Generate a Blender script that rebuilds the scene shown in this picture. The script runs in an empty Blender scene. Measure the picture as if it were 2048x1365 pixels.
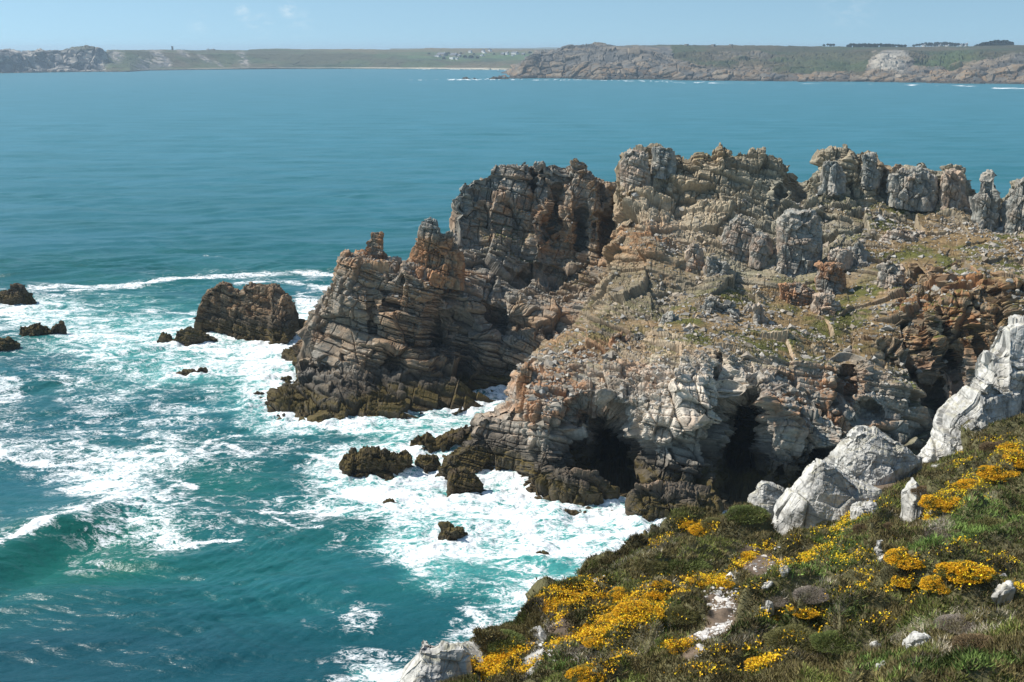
import bpy, math, random
import numpy as np
from mathutils import Vector

# ------------------------------------------------------------------ camera, sky, sun, exposure
sc = bpy.context.scene
COL = sc.collection
CAM_H = 60.0
PITCH = math.radians(13.3)
FPX = 2472.0
cam_d = bpy.data.cameras.new("camera"); cam = bpy.data.objects.new("camera", cam_d); COL.objects.link(cam)
cam.location = (0, 0, CAM_H); cam.rotation_euler = (math.pi/2 - PITCH, 0, 0)
cam_d.sensor_width = 36; cam_d.lens = 36*FPX/2048; cam_d.clip_start = 0.5; cam_d.clip_end = 60000
sc.camera = cam

SUN_AZ = math.radians(-78)      # measured from +Y (view direction), negative = to the left
SUN_EL = math.radians(48)
wd = bpy.data.worlds.new("World"); sc.world = wd; wd.use_nodes = True
nt = wd.node_tree; nt.nodes.clear()
out = nt.nodes.new("ShaderNodeOutputWorld"); bg = nt.nodes.new("ShaderNodeBackground")
sky = nt.nodes.new("ShaderNodeTexSky"); sky.sky_type = 'NISHITA'; sky.sun_disc = False
sky.sun_elevation = SUN_EL; sky.sun_rotation = SUN_AZ
sky.altitude = 60; sky.air_density = 1.0; sky.dust_density = 0.3; sky.ozone_density = 1.6
tc = nt.nodes.new("ShaderNodeTexCoord")
add = nt.nodes.new("ShaderNodeVectorMath"); add.operation = 'ADD'; add.inputs[1].default_value = (0, 0, 0.16)
nrm = nt.nodes.new("ShaderNodeVectorMath"); nrm.operation = 'NORMALIZE'
nt.links.new(tc.outputs['Generated'], add.inputs[0]); nt.links.new(add.outputs[0], nrm.inputs[0])
nt.links.new(nrm.outputs[0], sky.inputs[0])
tint = nt.nodes.new("ShaderNodeMix"); tint.data_type = 'RGBA'; tint.blend_type = 'MULTIPLY'; tint.inputs[0].default_value = 1; tint.inputs[7].default_value = (.98, 1.07, .98, 1)
nt.links.new(sky.outputs[0], tint.inputs[6])
# a few thin wisps of cloud low in the sky
cn = nt.nodes.new("ShaderNodeTexNoise"); cn.inputs['Scale'].default_value = 90; cn.inputs['Detail'].default_value = 6; cn.inputs['Roughness'].default_value = .62
cmap = nt.nodes.new("ShaderNodeMapping"); cmap.inputs['Scale'].default_value = (1, 1, 2.2); nt.links.new(tc.outputs['Generated'], cmap.inputs[0]); nt.links.new(cmap.outputs[0], cn.inputs['Vector'])
prev = None
for px_, py_, r_, s_ in ((485, 25, .009, .55), (576, 20, .009, .6), (520, 50, .014, .3), (600, 48, .014, .3), (395, 45, .012, .2), (1700, 10, .03, .15)):
    x_ = (px_-1024)/FPX; y_ = -(py_-682.5)/FPX; v_ = Vector((x_, math.cos(PITCH)+y_*math.sin(PITCH), -math.sin(PITCH)+y_*math.cos(PITCH))).normalized()
    ds_ = nt.nodes.new("ShaderNodeVectorMath"); ds_.operation = 'DISTANCE'; ds_.inputs[1].default_value = v_; nt.links.new(tc.outputs['Generated'], ds_.inputs[0])
    mr_ = nt.nodes.new("ShaderNodeMapRange"); mr_.interpolation_type = 'SMOOTHSTEP'; mr_.inputs[1].default_value = r_; mr_.inputs[2].default_value = r_*.1; mr_.inputs[4].default_value = s_; nt.links.new(ds_.outputs['Value'], mr_.inputs[0])
    if prev is None: prev = mr_.outputs[0]
    else:
        mx_ = nt.nodes.new("ShaderNodeMath"); mx_.operation = 'MAXIMUM'; nt.links.new(prev, mx_.inputs[0]); nt.links.new(mr_.outputs[0], mx_.inputs[1]); prev = mx_.outputs[0]
cr_ = nt.nodes.new("ShaderNodeMapRange"); cr_.inputs[1].default_value = .44; cr_.inputs[2].default_value = .7; nt.links.new(cn.outputs['Fac'], cr_.inputs[0])
cm_ = nt.nodes.new("ShaderNodeMath"); cm_.operation = 'MULTIPLY'; nt.links.new(prev, cm_.inputs[0]); nt.links.new(cr_.outputs[0], cm_.inputs[1])
cl_ = nt.nodes.new("ShaderNodeMix"); cl_.data_type = 'RGBA'; cl_.inputs[7].default_value = (6.2, 6.9, 7.2, 1)
nt.links.new(cm_.outputs[0], cl_.inputs[0]); nt.links.new(tint.outputs[2], cl_.inputs[6]); nt.links.new(cl_.outputs[2], bg.inputs[0]); bg.inputs[1].default_value = 0.11
nt.links.new(bg.outputs[0], out.inputs[0])

sd = bpy.data.lights.new("sun", 'SUN'); sun = bpy.data.objects.new("sun", sd); COL.objects.link(sun)
sd.energy = 4.7; sd.angle = math.radians(0.5); sd.color = (1.0, 0.955, 0.88)
sdir = Vector((math.sin(SUN_AZ)*math.cos(SUN_EL), math.cos(SUN_AZ)*math.cos(SUN_EL), math.sin(SUN_EL)))
sun.rotation_euler = sdir.to_track_quat('Z', 'Y').to_euler()
sun.location = (0, 0, 300)
sc.view_settings.view_transform = 'Standard'; sc.view_settings.look = 'None'
sc.view_settings.exposure = 0.35; sc.view_settings.gamma = 1.0
sc.cycles.max_bounces = 5; sc.cycles.diffuse_bounces = 3; sc.cycles.glossy_bounces = 2; sc.cycles.volume_bounces = 0
sc.cycles.transmission_bounces = 2; sc.cycles.transparent_max_bounces = 4
sc.cycles.use_denoising = True
sc.cycles.sample_clamp_indirect = 6.0

Q = 1.2                      # mesh density
rng = np.random.default_rng(7)
random.seed(7)
cP, sP = math.cos(PITCH), math.sin(PITCH)

# ------------------------------------------------------------------ numeric helpers
def pt(px, py, Y):
    """point seen at photo pixel px,py at forward distance Y"""
    x = (np.asarray(px, float)-1024)/FPX; y = -(np.asarray(py, float)-682.5)/FPX
    dy = cP + y*sP; dz = -sP + y*cP
    t = np.asarray(Y, float)/dy
    return np.stack([x*t, dy*t, CAM_H + dz*t], -1)
def seaY(py, z=0.0):
    a = PITCH + np.arctan((np.asarray(py, float)-682.5)/FPX)
    return (CAM_H-z)/np.tan(a)
def project(P):
    dy = P[..., 1]; dz = P[..., 2]-CAM_H
    d = dy*cP - dz*sP
    u = dy*sP + dz*cP
    return 1024+FPX*P[..., 0]/d, 682.5-FPX*u/d
def _h(ix, iy, iz, seed):
    h = (ix.astype(np.uint32)*np.uint32(374761393)) ^ (iy.astype(np.uint32)*np.uint32(668265263)) ^ (iz.astype(np.uint32)*np.uint32(2246822519))
    h = h + np.uint32((seed*3266489917) & 0xffffffff)
    h = (h ^ (h >> np.uint32(15)))*np.uint32(2246822519)
    h = (h ^ (h >> np.uint32(13)))*np.uint32(3266489917)
    return (h ^ (h >> np.uint32(16)))
def hf(ix, iy, iz, seed):
    return _h(ix, iy, iz, seed).astype(np.float32)*np.float32(1/4294967296.0)
def I(a): return np.floor(a).astype(np.int32)
def vnoise(p, seed=0):
    """value noise in 0..1, p (...,3)"""
    p = p.astype(np.float32)
    f = np.floor(p); i = f.astype(np.int32); t = p-f; t = t*t*(3-2*t)
    x, y, z = i[..., 0], i[..., 1], i[..., 2]; r = 0
    for dx in (0, 1):
        wx = t[..., 0] if dx else 1-t[..., 0]
        for dy in (0, 1):
            wy = t[..., 1] if dy else 1-t[..., 1]
            for dz in (0, 1):
                wz = t[..., 2] if dz else 1-t[..., 2]
                r = r + wx*wy*wz*hf(x+dx, y+dy, z+dz, seed)
    return r
def fbm(p, octv=4, seed=0, gain=0.5):
    a = 1.0; s = 0; n = 0; q = p*1.0
    for k in range(octv):
        s = s + a*vnoise(q, seed+k*17); n += a; a *= gain; q = q*2.03+3.7
    return s/n
def voro(p, seed=0):
    """faceted cells: returns tilted-plane height (-1..1), cell random, edge measure"""
    p = p.astype(np.float32)-0.5
    i = np.floor(p).astype(np.int32)
    best = np.full(p.shape[:-1], 1e9, np.float32); sec = best.copy()
    bid = np.zeros(p.shape[:-1], np.float32); hgt = bid.copy()
    for dx in (0, 1):
        for dy in (0, 1):
            for dz in (0, 1):
                cx, cy, cz = i[..., 0]+dx, i[..., 1]+dy, i[..., 2]+dz
                r = _h(cx, cy, cz, seed)
                jx = (r & np.uint32(255)).astype(np.float32)/255.; jy = ((r >> np.uint32(8)) & np.uint32(255)).astype(np.float32)/255.
                jz = ((r >> np.uint32(16)) & np.uint32(255)).astype(np.float32)/255.; rr = (r >> np.uint32(24)).astype(np.float32)/255.
                ox = p[..., 0]-(cx+0.35*(jx-.5)*2); oy = p[..., 1]-(cy+0.35*(jy-.5)*2); oz = p[..., 2]-(cz+0.35*(jz-.5)*2)
                d = ox*ox+oy*oy+oz*oz
                m = d < best
                sec = np.where(m, best, np.minimum(sec, d))
                best = np.where(m, d, best); bid = np.where(m, rr, bid)
                hh = ox*(jy-.5)+oy*(jz-.5)+oz*(jx-.5)
                hgt = np.where(m, hh, hgt)
    e = np.sqrt(sec)-np.sqrt(best)
    return hgt*2, bid, e
def sm(a, b, x):
    t = np.clip((x-a)/(b-a+1e-9), 0, 1); return t*t*(3-2*t)
def lerp(a, b, t): return a+(b-a)*t
def mixc(c, col, m): return c + (np.array(col, np.float32)-c)*m[..., None]

# bedding frame: beds dip to the right (about 15 degrees) and a little towards the viewer
def set_beds(x, y, z):
    global bn, b1, b2
    bn = np.array([x, y, z]); bn = bn/np.linalg.norm(bn); b1 = np.cross([0, 1, 0], bn); b1 /= np.linalg.norm(b1); b2 = np.cross(bn, b1)
set_beds(.27, .10, .95)
def bedblocks(P, T, A, B, seed, warp=0.12):
    w = P@bn; a = P@b1; b = P@b2
    wn = (vnoise(P*(0.22/T), seed+5)-.5)*warp*T*2
    w = (w+wn)/T
    z = np.zeros_like(w, dtype=np.int32)
    w = w + 0.45*np.sin(w*2.1+1.3)*0.5 + 0.25*np.sin(w*0.77)
    L = I(w); hl = hf(L, z, z, seed); hl2 = hf(L, z+7, z, seed)
    ua = a/(A*(0.6+0.9*hl)) + hl2*9 + (vnoise(P*(0.5/A), seed+9)-.5)*0.5; ia = I(ua)
    ub = b/B + hf(L, ia, z, seed+3)*5; ib = I(ub)
    r = hf(L, ia, ib, seed+11)
    fw = w-L; fa = ua-ia; fb = ub-ib
    ew = np.minimum(fw, 1-fw)*T; ea = np.minimum(fa, 1-fa)*A; eb = np.minimum(fb, 1-fb)*B
    return r, hl, ew, np.minimum(ea, eb)
def rockdisp(P, ws, wb, wm, S=1.0, seed=0, detail=True, flat=0.0, macro=1.0):
    """displacement along the normal + a per-block random value; ws strata, wb joint blocks, wm massive faceted"""
    P = P/S
    d = np.zeros(P.shape[:-1], np.float32); rr = d.copy()
    mod = sm(.38, .62, fbm(P*.16+11, 2, 151)); mod2 = .18+.82*mod
    r1, l1, e1, c1 = bedblocks(P, 1.5, 5.0, 3.2, 10+seed)
    r2, l2, e2, c2 = bedblocks(P, 0.5, 2.2, 1.5, 30+seed)
    pb_ = 1-.72*flat
    ds = 0.95*(r1-.5)*pb_+1.1*(l1-.5)-0.55*np.exp(-(e1/0.12)**2)-0.3*pb_*np.exp(-(c1/0.10)**2) + mod2*(0.42*(r2-.5)*pb_+0.46*(l2-.5)-0.20*np.exp(-(e2/0.07)**2)-0.14*np.exp(-(c2/0.06)**2))
    r3, l3, e3, c3 = bedblocks(P, 2.6, 2.3, 2.2, 50+seed)
    r4, l4, e4, c4 = bedblocks(P, 0.85, 0.9, 0.9, 70+seed)
    db = 2.1*(r3-.5)*(1-.5*flat)-0.8*np.exp(-(e3/0.12)**2)-0.9*np.exp(-(c3/0.14)**2)+mod2*pb_*0.6*(r4-.5)-0.25*np.exp(-(np.minimum(e4, c4)/0.07)**2)
    Pm = P*np.array([.95, 1, .9])+ (fbm(P*.5, 2, 3)[..., None]-.5)*0.2
    h5, r5, e5 = voro(Pm/3.6, 90+seed); h6, r6, e6 = voro(Pm/1.25+5, 110+seed)
    h0, r0, e0 = voro(P*np.array([1, 1, .85])/8.5+.3+(fbm(P*.3, 2, 13)[..., None]-.5)*.10, 140+seed)
    dm = 3.0*h5+1.3*(r5-.5)-0.5*np.exp(-(e5/0.05)**2)+mod2*(0.85*h6+0.4*(r6-.5)-0.2*np.exp(-(e6/0.06)**2))
    d = ws*ds+wb*db+wm*dm+macro*(5.5*h0+1.6*(r0-.5)-.8*np.exp(-(e0/.025)**2))*(.35*ws+.35*wb+.5*wm)-.35
    if detail:
        h7, r7, e7 = voro(P/0.42+3, 130+seed)
        d = d+mod2*(0.11*h7+0.08*(r7-.5))
        d = d+0.06*(fbm(P*3.1, 2, 9)-.5)
    rr = ws*(0.4*r1+0.35*l2+.25*r0)+wb*(0.6*r3+.4*r4)+wm*(0.6*r5+.4*r6)
    rr = rr/(ws+wb+wm+1e-6)
    return d*S, rr, lerp(r2, l2, flat)

# ------------------------------------------------------------------ mesh helpers
def raw_mesh(name, V, F, cols=None, smooth=False, k=4, attrs=None):
    me = bpy.data.meshes.new(name)
    V = np.ascontiguousarray(V.reshape(-1, 3), dtype=np.float32); F = np.ascontiguousarray(F.reshape(-1, k), dtype=np.int32)
    me.vertices.add(len(V)); me.vertices.foreach_set("co", V.ravel())
    me.loops.add(F.size); me.loops.foreach_set("vertex_index", F.ravel())
    me.polygons.add(len(F)); me.polygons.foreach_set("loop_start", np.arange(0, F.size, k, dtype=np.int32))
    me.polygons.foreach_set("use_smooth", np.full(len(F), smooth))
    me.update(calc_edges=True)
    for nm, c in ([("Col", cols)] if cols is not None else [])+list((attrs or {}).items()):
        at = me.color_attributes.new(nm, 'FLOAT_COLOR', 'POINT')
        c = c.reshape(-1, 3); rgba = np.ones((len(c), 4), np.float32); rgba[:, :3] = np.clip(c, 0, 10)
        at.data.foreach_set("color", rgba.ravel())
    return me
def link(name, me, mats, parent=None):
    o = bpy.data.objects.new(name, me); COL.objects.link(o)
    for m in (mats if isinstance(mats, (list, tuple)) else [mats]):
        if me is not None and not (len(me.materials) and m.name in me.materials): me.materials.append(m)
    if parent: o.parent = parent
    return o
def grid_faces(nv, nu, flip=False):
    a = np.arange(nv*nu).reshape(nv, nu)
    f = np.stack([a[:-1, :-1], a[:-1, 1:], a[1:, 1:], a[1:, :-1]], -1)
    if flip: f = f[..., ::-1]
    return f.reshape(-1, 4)
def gnormals(P, blur=0):
    Pb = P
    for _ in range(blur):
        Q_ = Pb.copy(); Q_[1:-1] = (Pb[:-2]+2*Pb[1:-1]+Pb[2:])/4; Pb = Q_
        Q_ = Pb.copy(); Q_[:, 1:-1] = (Pb[:, :-2]+2*Pb[:, 1:-1]+Pb[:, 2:])/4; Pb = Q_
    du = np.gradient(Pb, axis=1); dv = np.gradient(Pb, axis=0)
    n = np.cross(du, dv); l = np.linalg.norm(n, axis=-1, keepdims=True); return n/np.maximum(l, 1e-9)
def tag(o, label=None, cat=None, group=None, kind=None):
    if label: o['label'] = label
    if cat: o['category'] = cat
    if group: o['group'] = group
    if kind: o['kind'] = kind
    return o
def thing(name, loc, label, cat, group=None, rz=0):
    o = bpy.data.objects.new(name, None); COL.objects.link(o); o.location = loc; o.rotation_euler = (0, 0, rz)
    o.empty_display_size = 0.5
    return tag(o, label, cat, group)

# ------------------------------------------------------------------ materials
def new_mat(name):
    m = bpy.data.materials.new(name); m.use_nodes = True; n = m.node_tree; n.nodes.clear()
    o = n.nodes.new("ShaderNodeOutputMaterial"); b = n.nodes.new("ShaderNodeBsdfPrincipled")
    n.links.new(b.outputs[0], o.inputs[0]); return m, n, b
def vcol_mat(name, rough=0.85, nscale=(3.0, 0.8, 1.2), bump=None, spec=0.25, fine=True):
    """base colour from the mesh's own albedo attribute, times fine mottling; optional bump"""
    m, n, b = new_mat(name)
    vc = n.nodes.new("ShaderNodeVertexColor"); vc.layer_name = "Col"
    b.inputs['Roughness'].default_value = rough; b.inputs['Specular IOR Level'].default_value = spec
    if fine:
        g = n.nodes.new("ShaderNodeNewGeometry")
        no = n.nodes.new("ShaderNodeTexNoise"); no.inputs['Scale'].default_value = nscale[0]; no.inputs['Detail'].default_value = 6; no.inputs['Roughness'].default_value = .65
        n.links.new(g.outputs['Position'], no.inputs['Vector'])
        mr = n.nodes.new("ShaderNodeMapRange"); mr.inputs[1].default_value = .3; mr.inputs[2].default_value = .7
        mr.inputs[3].default_value = nscale[1]; mr.inputs[4].default_value = nscale[2]
        n.links.new(no.outputs['Fac'], mr.inputs[0])
        mx = n.nodes.new("ShaderNodeVectorMath"); mx.operation = 'SCALE'
        n.links.new(vc.outputs[0], mx.inputs[0]); n.links.new(mr.outputs[0], mx.inputs['Scale'])
        n.links.new(mx.outputs[0], b.inputs['Base Color'])
        if bump:
            bp = n.nodes.new("ShaderNodeBump"); bp.inputs['Strength'].default_value = bump[0]; bp.inputs['Distance'].default_value = bump[1]
            n.links.new(no.outputs['Fac'], bp.inputs['Height']); n.links.new(bp.outputs[0], b.inputs['Normal'])
    else:
        n.links.new(vc.outputs[0], b.inputs['Base Color'])
    return m
M_ROCK = vcol_mat("sea_rock", .82, (2.2, .72, 1.28), (0.6, .12))
M_WHITE = vcol_mat("quartzite", .8, (4.5, .8, 1.15), (0.6, .06))
M_FAR = vcol_mat("far_land", .9, (0.06, .75, 1.25))
M_SOIL = vcol_mat("heath_soil", .95, (9, .7, 1.3), (.6, .05))
M_LEAF = vcol_mat("heath_leaf", .75, spec=.15, fine=False)
M_FLOWER = vcol_mat("flower_petal", .7, spec=.15, fine=False)
def flat_mat(name, col, rough=.8, var=.15, scale=2):
    m, n, b = new_mat(name); b.inputs['Roughness'].default_value = rough
    no = n.nodes.new("ShaderNodeTexNoise"); no.inputs['Scale'].default_value = scale
    g = n.nodes.new("ShaderNodeNewGeometry"); n.links.new(g.outputs['Position'], no.inputs['Vector'])
    mr = n.nodes.new("ShaderNodeMapRange"); mr.inputs[3].default_value = 1-var; mr.inputs[4].default_value = 1+var
    n.links.new(no.outputs['Fac'], mr.inputs[0])
    mx = n.nodes.new("ShaderNodeVectorMath"); mx.operation = 'SCALE'; mx.inputs[0].default_value = col
    n.links.new(mr.outputs[0], mx.inputs['Scale']); n.links.new(mx.outputs[0], b.inputs['Base Color']); return m

# rock colours -------------------------------------------------------------
GREY = (.26, .245, .21); TAN = (.30, .225, .145); ORANGE = (.34, .175, .085); BLUEG = (.235, .265, .25); PALE = (.60, .53, .44)
DARKR = (.065, .055, .042); WEED = (.085, .062, .018); BROWN = (.19, .14, .095)
def G(px, py, cx, cy, rx, ry, ang=0, p=2):
    a = math.radians(ang); dx = px-cx; dy = -(py-cy)
    u = (dx*math.cos(a)+dy*math.sin(a))/rx; v = (-dx*math.sin(a)+dy*math.cos(a))/ry
    return np.exp(-((u*u+v*v)**(p/2)))
def rockcol(P, N, rr, r2, orange, grey, white, grass, px=None, brown=None, tide=1.0):
    """albedo of the rock: iron staining, lichen, quartz, the weed and black lichen belts above the sea"""
    n1 = fbm(P*.11, 3, 201); n2 = fbm(P*.6, 4, 211); n3 = fbm(P*2.2, 2, 221)
    c = np.broadcast_to(np.array(GREY, np.float32), P.shape).copy()
    c = mixc(c, TAN, sm(.40, .62, .5*n1+.3*rr+.2*n2))
    if brown is not None: c = mixc(c, BROWN, np.clip(brown, 0, 1)*.85)
    c = mixc(c, BLUEG, np.clip(grey, 0, 1)*.9)
    c = mixc(c, PALE, np.clip(white*(0.45+.9*n2), 0, 1))
    o = np.clip(orange, 0, 1)*.8+.22*sm(.55, .7, n1)
    c = mixc(c, ORANGE, np.clip(o*sm(.38, .64, .45*n2+.4*rr+.15*n3)*1.45, 0, .88))
    c = c*(0.62+0.62*rr+.25*(r2-.5))[..., None]
    c = c*(0.8+.42*n3)[..., None]
    # rusty seams, pale lichen
    c = mixc(c, (.42, .40, .34), sm(.62, .75, fbm(P*1.4, 3, 231))*sm(.3, .8, N[..., 2])*.6)
    z = P[..., 2]+2.4*(n2-.5)+1.0*(rr-.5)
    up = sm(.15, .6, N[..., 2])
    c = mixc(c, np.array(DARKR)*1.0, tide*sm(6.6, 4.0, z)*.86)
    wd_ = tide*sm(3.6, 2.4, z)*(0.35+.65*sm(.3, .6, .6*n3+.4*up))
    c = mixc(c, WEED, wd_)
    c = mixc(c, (.05, .035, .018), tide*sm(.9, .3, z)*.75)
    if grass is not None:
        g = np.clip(grass, 0, 1)*sm(.60, .82, N[..., 2]+.25*(n2-.5))
        gc = lerp(np.array((.115, .125, .035)), np.array((.25, .185, .105)), sm(.38, .6, fbm(P*.22, 3, 241))[..., None])
        gc = gc*(0.7+.6*n3)[..., None]
        c = c+(gc-c)*np.clip(g, 0, 1)[..., None]
    return np.clip(c, .008, .9)
# ------------------------------------------------------------------ loft through traced lines (each with its own distance)
def rows_eval(rows, pxs):
    out = []
    for r in rows:
        a = np.array(r, float); o = np.argsort(a[:, 0], kind='stable'); a = a[o]
        out.append(np.stack([np.interp(pxs, a[:, 0], a[:, 1]), np.interp(pxs, a[:, 0], a[:, 2])], -1))
    return np.array(out)                      # K, nu, 2  (py, Y)
def dent(P, px, items):
    for (cx, cy, rx, ry, ang, dY, p) in items:
        _, py = project(P)
        w = G(px, py, cx, cy, rx, ry, ang, p)
        if dY > 4.5 and cy > 850: w = w*sm(992, 968, py)
        k = 1+w*dY/np.maximum(P[..., 1], 1)
        C = np.array([0, 0, CAM_H]); z0 = P[..., 2]; P = C+(P-C)*k[..., None]; P[..., 2] = np.maximum(P[..., 2], np.minimum(z0, 3.2))
    return P
def loft(rows, pxs, counts, clip=None, back=None):
    R = rows_eval(rows, pxs)
    if clip is not None:
        a = np.array(clip, float); ty = np.interp(pxs, a[:, 0], a[:, 1]); tY = np.interp(pxs, a[:, 0], a[:, 2])
        K = len(R)
        for k in range(1, K):
            lim = ty+(K-1-k)*1.5
            m = R[k, :, 0] < lim
            R[k, :, 1] = np.where(m, np.minimum(np.maximum(R[k, :, 1], R[k-1, :, 1]+.1), tY-(K-1-k)*.12), R[k, :, 1])
            R[k, :, 0] = np.where(m, lim, R[k, :, 0])
    K3 = [pt(pxs, R[k, :, 0], R[k, :, 1]) for k in range(len(R))]
    # feet under water
    f = K3[0].copy(); f[:, 1] -= 1.5; f[:, 2] = -4; K3 = [f]+K3
    top = K3[-1]
    for (dy, dz) in (back or [(5, -1.5), (14, None)]):
        q = top.copy(); q[:, 1] = top[:, 1]+dy; q[:, 0] = top[:, 0]*(1+dy/top[:, 1]); q[:, 2] = (top[:, 2]+dz) if dz is not None else -4
        K3.append(q)
    segs = []
    for k in range(len(K3)-1):
        n = counts[k]; t = (np.arange(n)/n)[:, None, None]
        segs.append(K3[k][None]*(1-t)+K3[k+1][None]*t)
    segs.append(K3[-1][None])
    return np.concatenate(segs, 0)

# ================================================================== HEADLAND, seaward part (A)
A_rows = [
 [(540,828,201),(550,838,198),(560,850,194),(640,849,194),(700,850,194),(740,857,192),(803,850,194),(815,838,197),(850,832,199),(880,828,200),(940,815,204),(1000,802,208),(1100,795,206),(1260,790,200)],
 [(540,827,202),(556,801,205),(566,778,208),(590,765,211),(612,745,212),(640,733,211),(700,728,210),(760,740,209),(800,752,208),(860,752,209),(930,765,211),(1000,772,213),(1100,765,209),(1260,755,204)],
 [(540,826.5,202.5),(556,800,206),(566,776,209),(590,763,212),(603,752,213),(610,700,214),(640,690,213),(700,680,212.5),(760,690,212),(800,690,211),(860,700,211.5),(930,715,213.5),(1000,725,215),(1100,725,210),(1260,700,208)],
 [(540,826,203),(556,799,207),(566,775,210),(590,762,213),(603,750,215),(609,652,217),(640,640,216),(700,610,214),(760,612,213),(810,610,212),(835,600,212),(900,640,215),(1000,670,218),(1100,690,213),(1260,660,214)],
 [(540,825.5,203.5),(556,798.5,208),(566,774.5,211),(590,761.5,214),(603,749,216),(607,650,218),(625,627,218),(640,604,218),(660,585,218),(672,553,218),(690,523,218),(715,530,216),(760,538,215),(800,543,214),(835,565,213.5),(900,580,217),(1000,600,222),(1100,620,221),(1260,610,222)],
 [(540,825,204),(556,798,209),(566,774,212),(590,761,215),(603,748.5,217),(607,648,219),(625,624,219),(640,601,219),(660,580,219),(672,549,219),(690,518,219),(715,515,219),(760,520,219),(800,524,219),(825,535,218),(860,540,219),(900,545,222),(950,530,226),(1000,535,228),(1060,555,229),(1100,562,229),(1190,585,227),(1260,560,229)],
 [(540,824.5,204.5),(556,797.5,210),(566,773.5,213),(590,760.5,216),(603,748,218),(607,647,220),(625,623,220),(640,600,220),(660,578,220),(672,547,220),(690,515,221),(715,512,222),(760,516,223),(800,520,224),(825,526,225),(860,528,226),(905,500,229),(940,480,231),(1000,468,233),(1060,468,234),(1130,500,234),(1180,540,229.5),(1260,500,234)],
 [(540,824,205),(556,797,211),(566,773,214),(590,760,217),(603,747.5,219),(607,646.5,221),(625,622.5,221),(640,599.5,221),(660,577.5,221),(672,546,221),(690,514.5,222),(715,511.5,223),(760,515,224.5),(800,519,226),(825,525,227),(860,527,228),(907,490,230),(909,430,232),(930,385,234),(975,375,235),(1060,385,236),(1130,395,236),(1180,405,235.5),(1215,425,236),(1260,425,237)],
 [(540,823.5,206),(556,796.5,212),(566,772.5,215),(590,759.5,218),(603,747,220),(607,646,222),(625,622,222),(640,599,222),(660,577,222),(672,545,222.5),(690,514,223.5),(715,511,224.5),(760,514,226),(800,518,228),(825,524,229),(860,526,230),(906,487,231),(908,440,233),(912,400,234.5),(930,371,235),(945,359,235.5),(975,356,236),(985,336,237),(1000,326,238),(1030,323,238),(1060,334,238),(1068,330,238),(1090,326,238),(1110,321,238),(1125,327,238),(1150,318,238),(1180,326,238),(1198,350,239),(1225,361,241),(1245,362,242),(1260,365,243)],
]
q = lambda n: max(4, int(n*Q))
set_beds(.27, .14, .95)
pxA = np.linspace(540, 1262, q(900))
PA = loft(A_rows, pxA, [q(24), q(80), q(70), q(100), q(110), q(60), q(60), q(110), q(90), q(16), q(24)])
nvA, nuA = PA.shape[:2]; PXA = np.broadcast_to(pxA, (nvA, nuA))
PA = dent(PA, PXA, [
  (905,690,58,60,-20,4.5,8), (872,655,14,55,0,2.5,6), (1010,640,60,30,-15,2.0,6),
  (1105,430,12,55,-10,4,6), (1160,480,9,60,-8,4,6), (1222,450,12,70,-15,3.5,6), (1065,350,6,40,0,4,4), (965,390,50,8,-10,1.2,4),
  (1085,545,70,12,-5,2.0,6),(790,720,26,28,-30,3,6),(745,640,8,60,5,1.5,4), (640,740,40,8,0,1.5,4),
  (1140,430,20,50,-10,-3,4), (1085,460,24,60,-10,-3.2,6), (720,600,40,40,0,-1.5,4)])
def big_noise(P, amp, s, seed): 
    n = gnormals(P, 0); return P+n*((fbm(P*s, 3, seed)-.5)*2*amp)[..., None]
def fade_top(nv, nu): return 1
_, PYA = project(PA)
NA0 = gnormals(PA, 6)
wsA = 1.15*sm(470, 540, PYA+0.0*PXA)*np.clip(1-G(PXA, PYA, 1110, 760, 60, 40), 0, 1)+.25
wbA = 0.42*sm(560, 470, PYA)+0*PXA
wmA = 0.34*sm(520, 420, PYA)+.18
wsA = wsA*lerp(.55, 1, sm(690, 770, PXA))     # the seaward nose is more weathered
wmA = wmA*.8+.25*sm(760, 660, PXA)
silA = np.ones_like(wsA)
PA2 = PA+NA0*((fbm(PA*.12, 3, 41)-.5)*3.2)[..., None]
dA, rA, r2A = rockdisp(PA2, wsA, wbA, wmA)
PA2 = PA2+NA0*dA[..., None]
NA = gnormals(PA2, 3)
orA = .75*(G(PXA,PYA,860,520,50,40)+.8*G(PXA,PYA,720,530,60,25)+.9*G(PXA,PYA,1030,410,50,50)+.8*G(PXA,PYA,1110,470,40,60)+.5*G(PXA,PYA,860,600,60,40)
       +.5*G(PXA,PYA,1150,640,80,60)+.8*G(PXA,PYA,935,560,50,30)+.5*G(PXA,PYA,1150,360,60,40)+.12)
grA = G(PXA,PYA,965,370,50,45)+.9*G(PXA,PYA,925,430,20,60)+.4*G(PXA,PYA,640,650,60,50)+.3*G(PXA,PYA,1190,660,100,60)
gsA = .9*G(PXA,PYA,1040,500,110,36,-15,4)+.9*G(PXA,PYA,1170,572,60,16,-12,4)+.5*G(PXA,PYA,1000,450,50,20,-20,4)
brA = G(PXA,PYA,900,690,330,100,-5,4)*.6
CA = rockcol(PA2, NA, rA, r2A, orA, grA, 0*orA, gsA, brown=brA)

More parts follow.
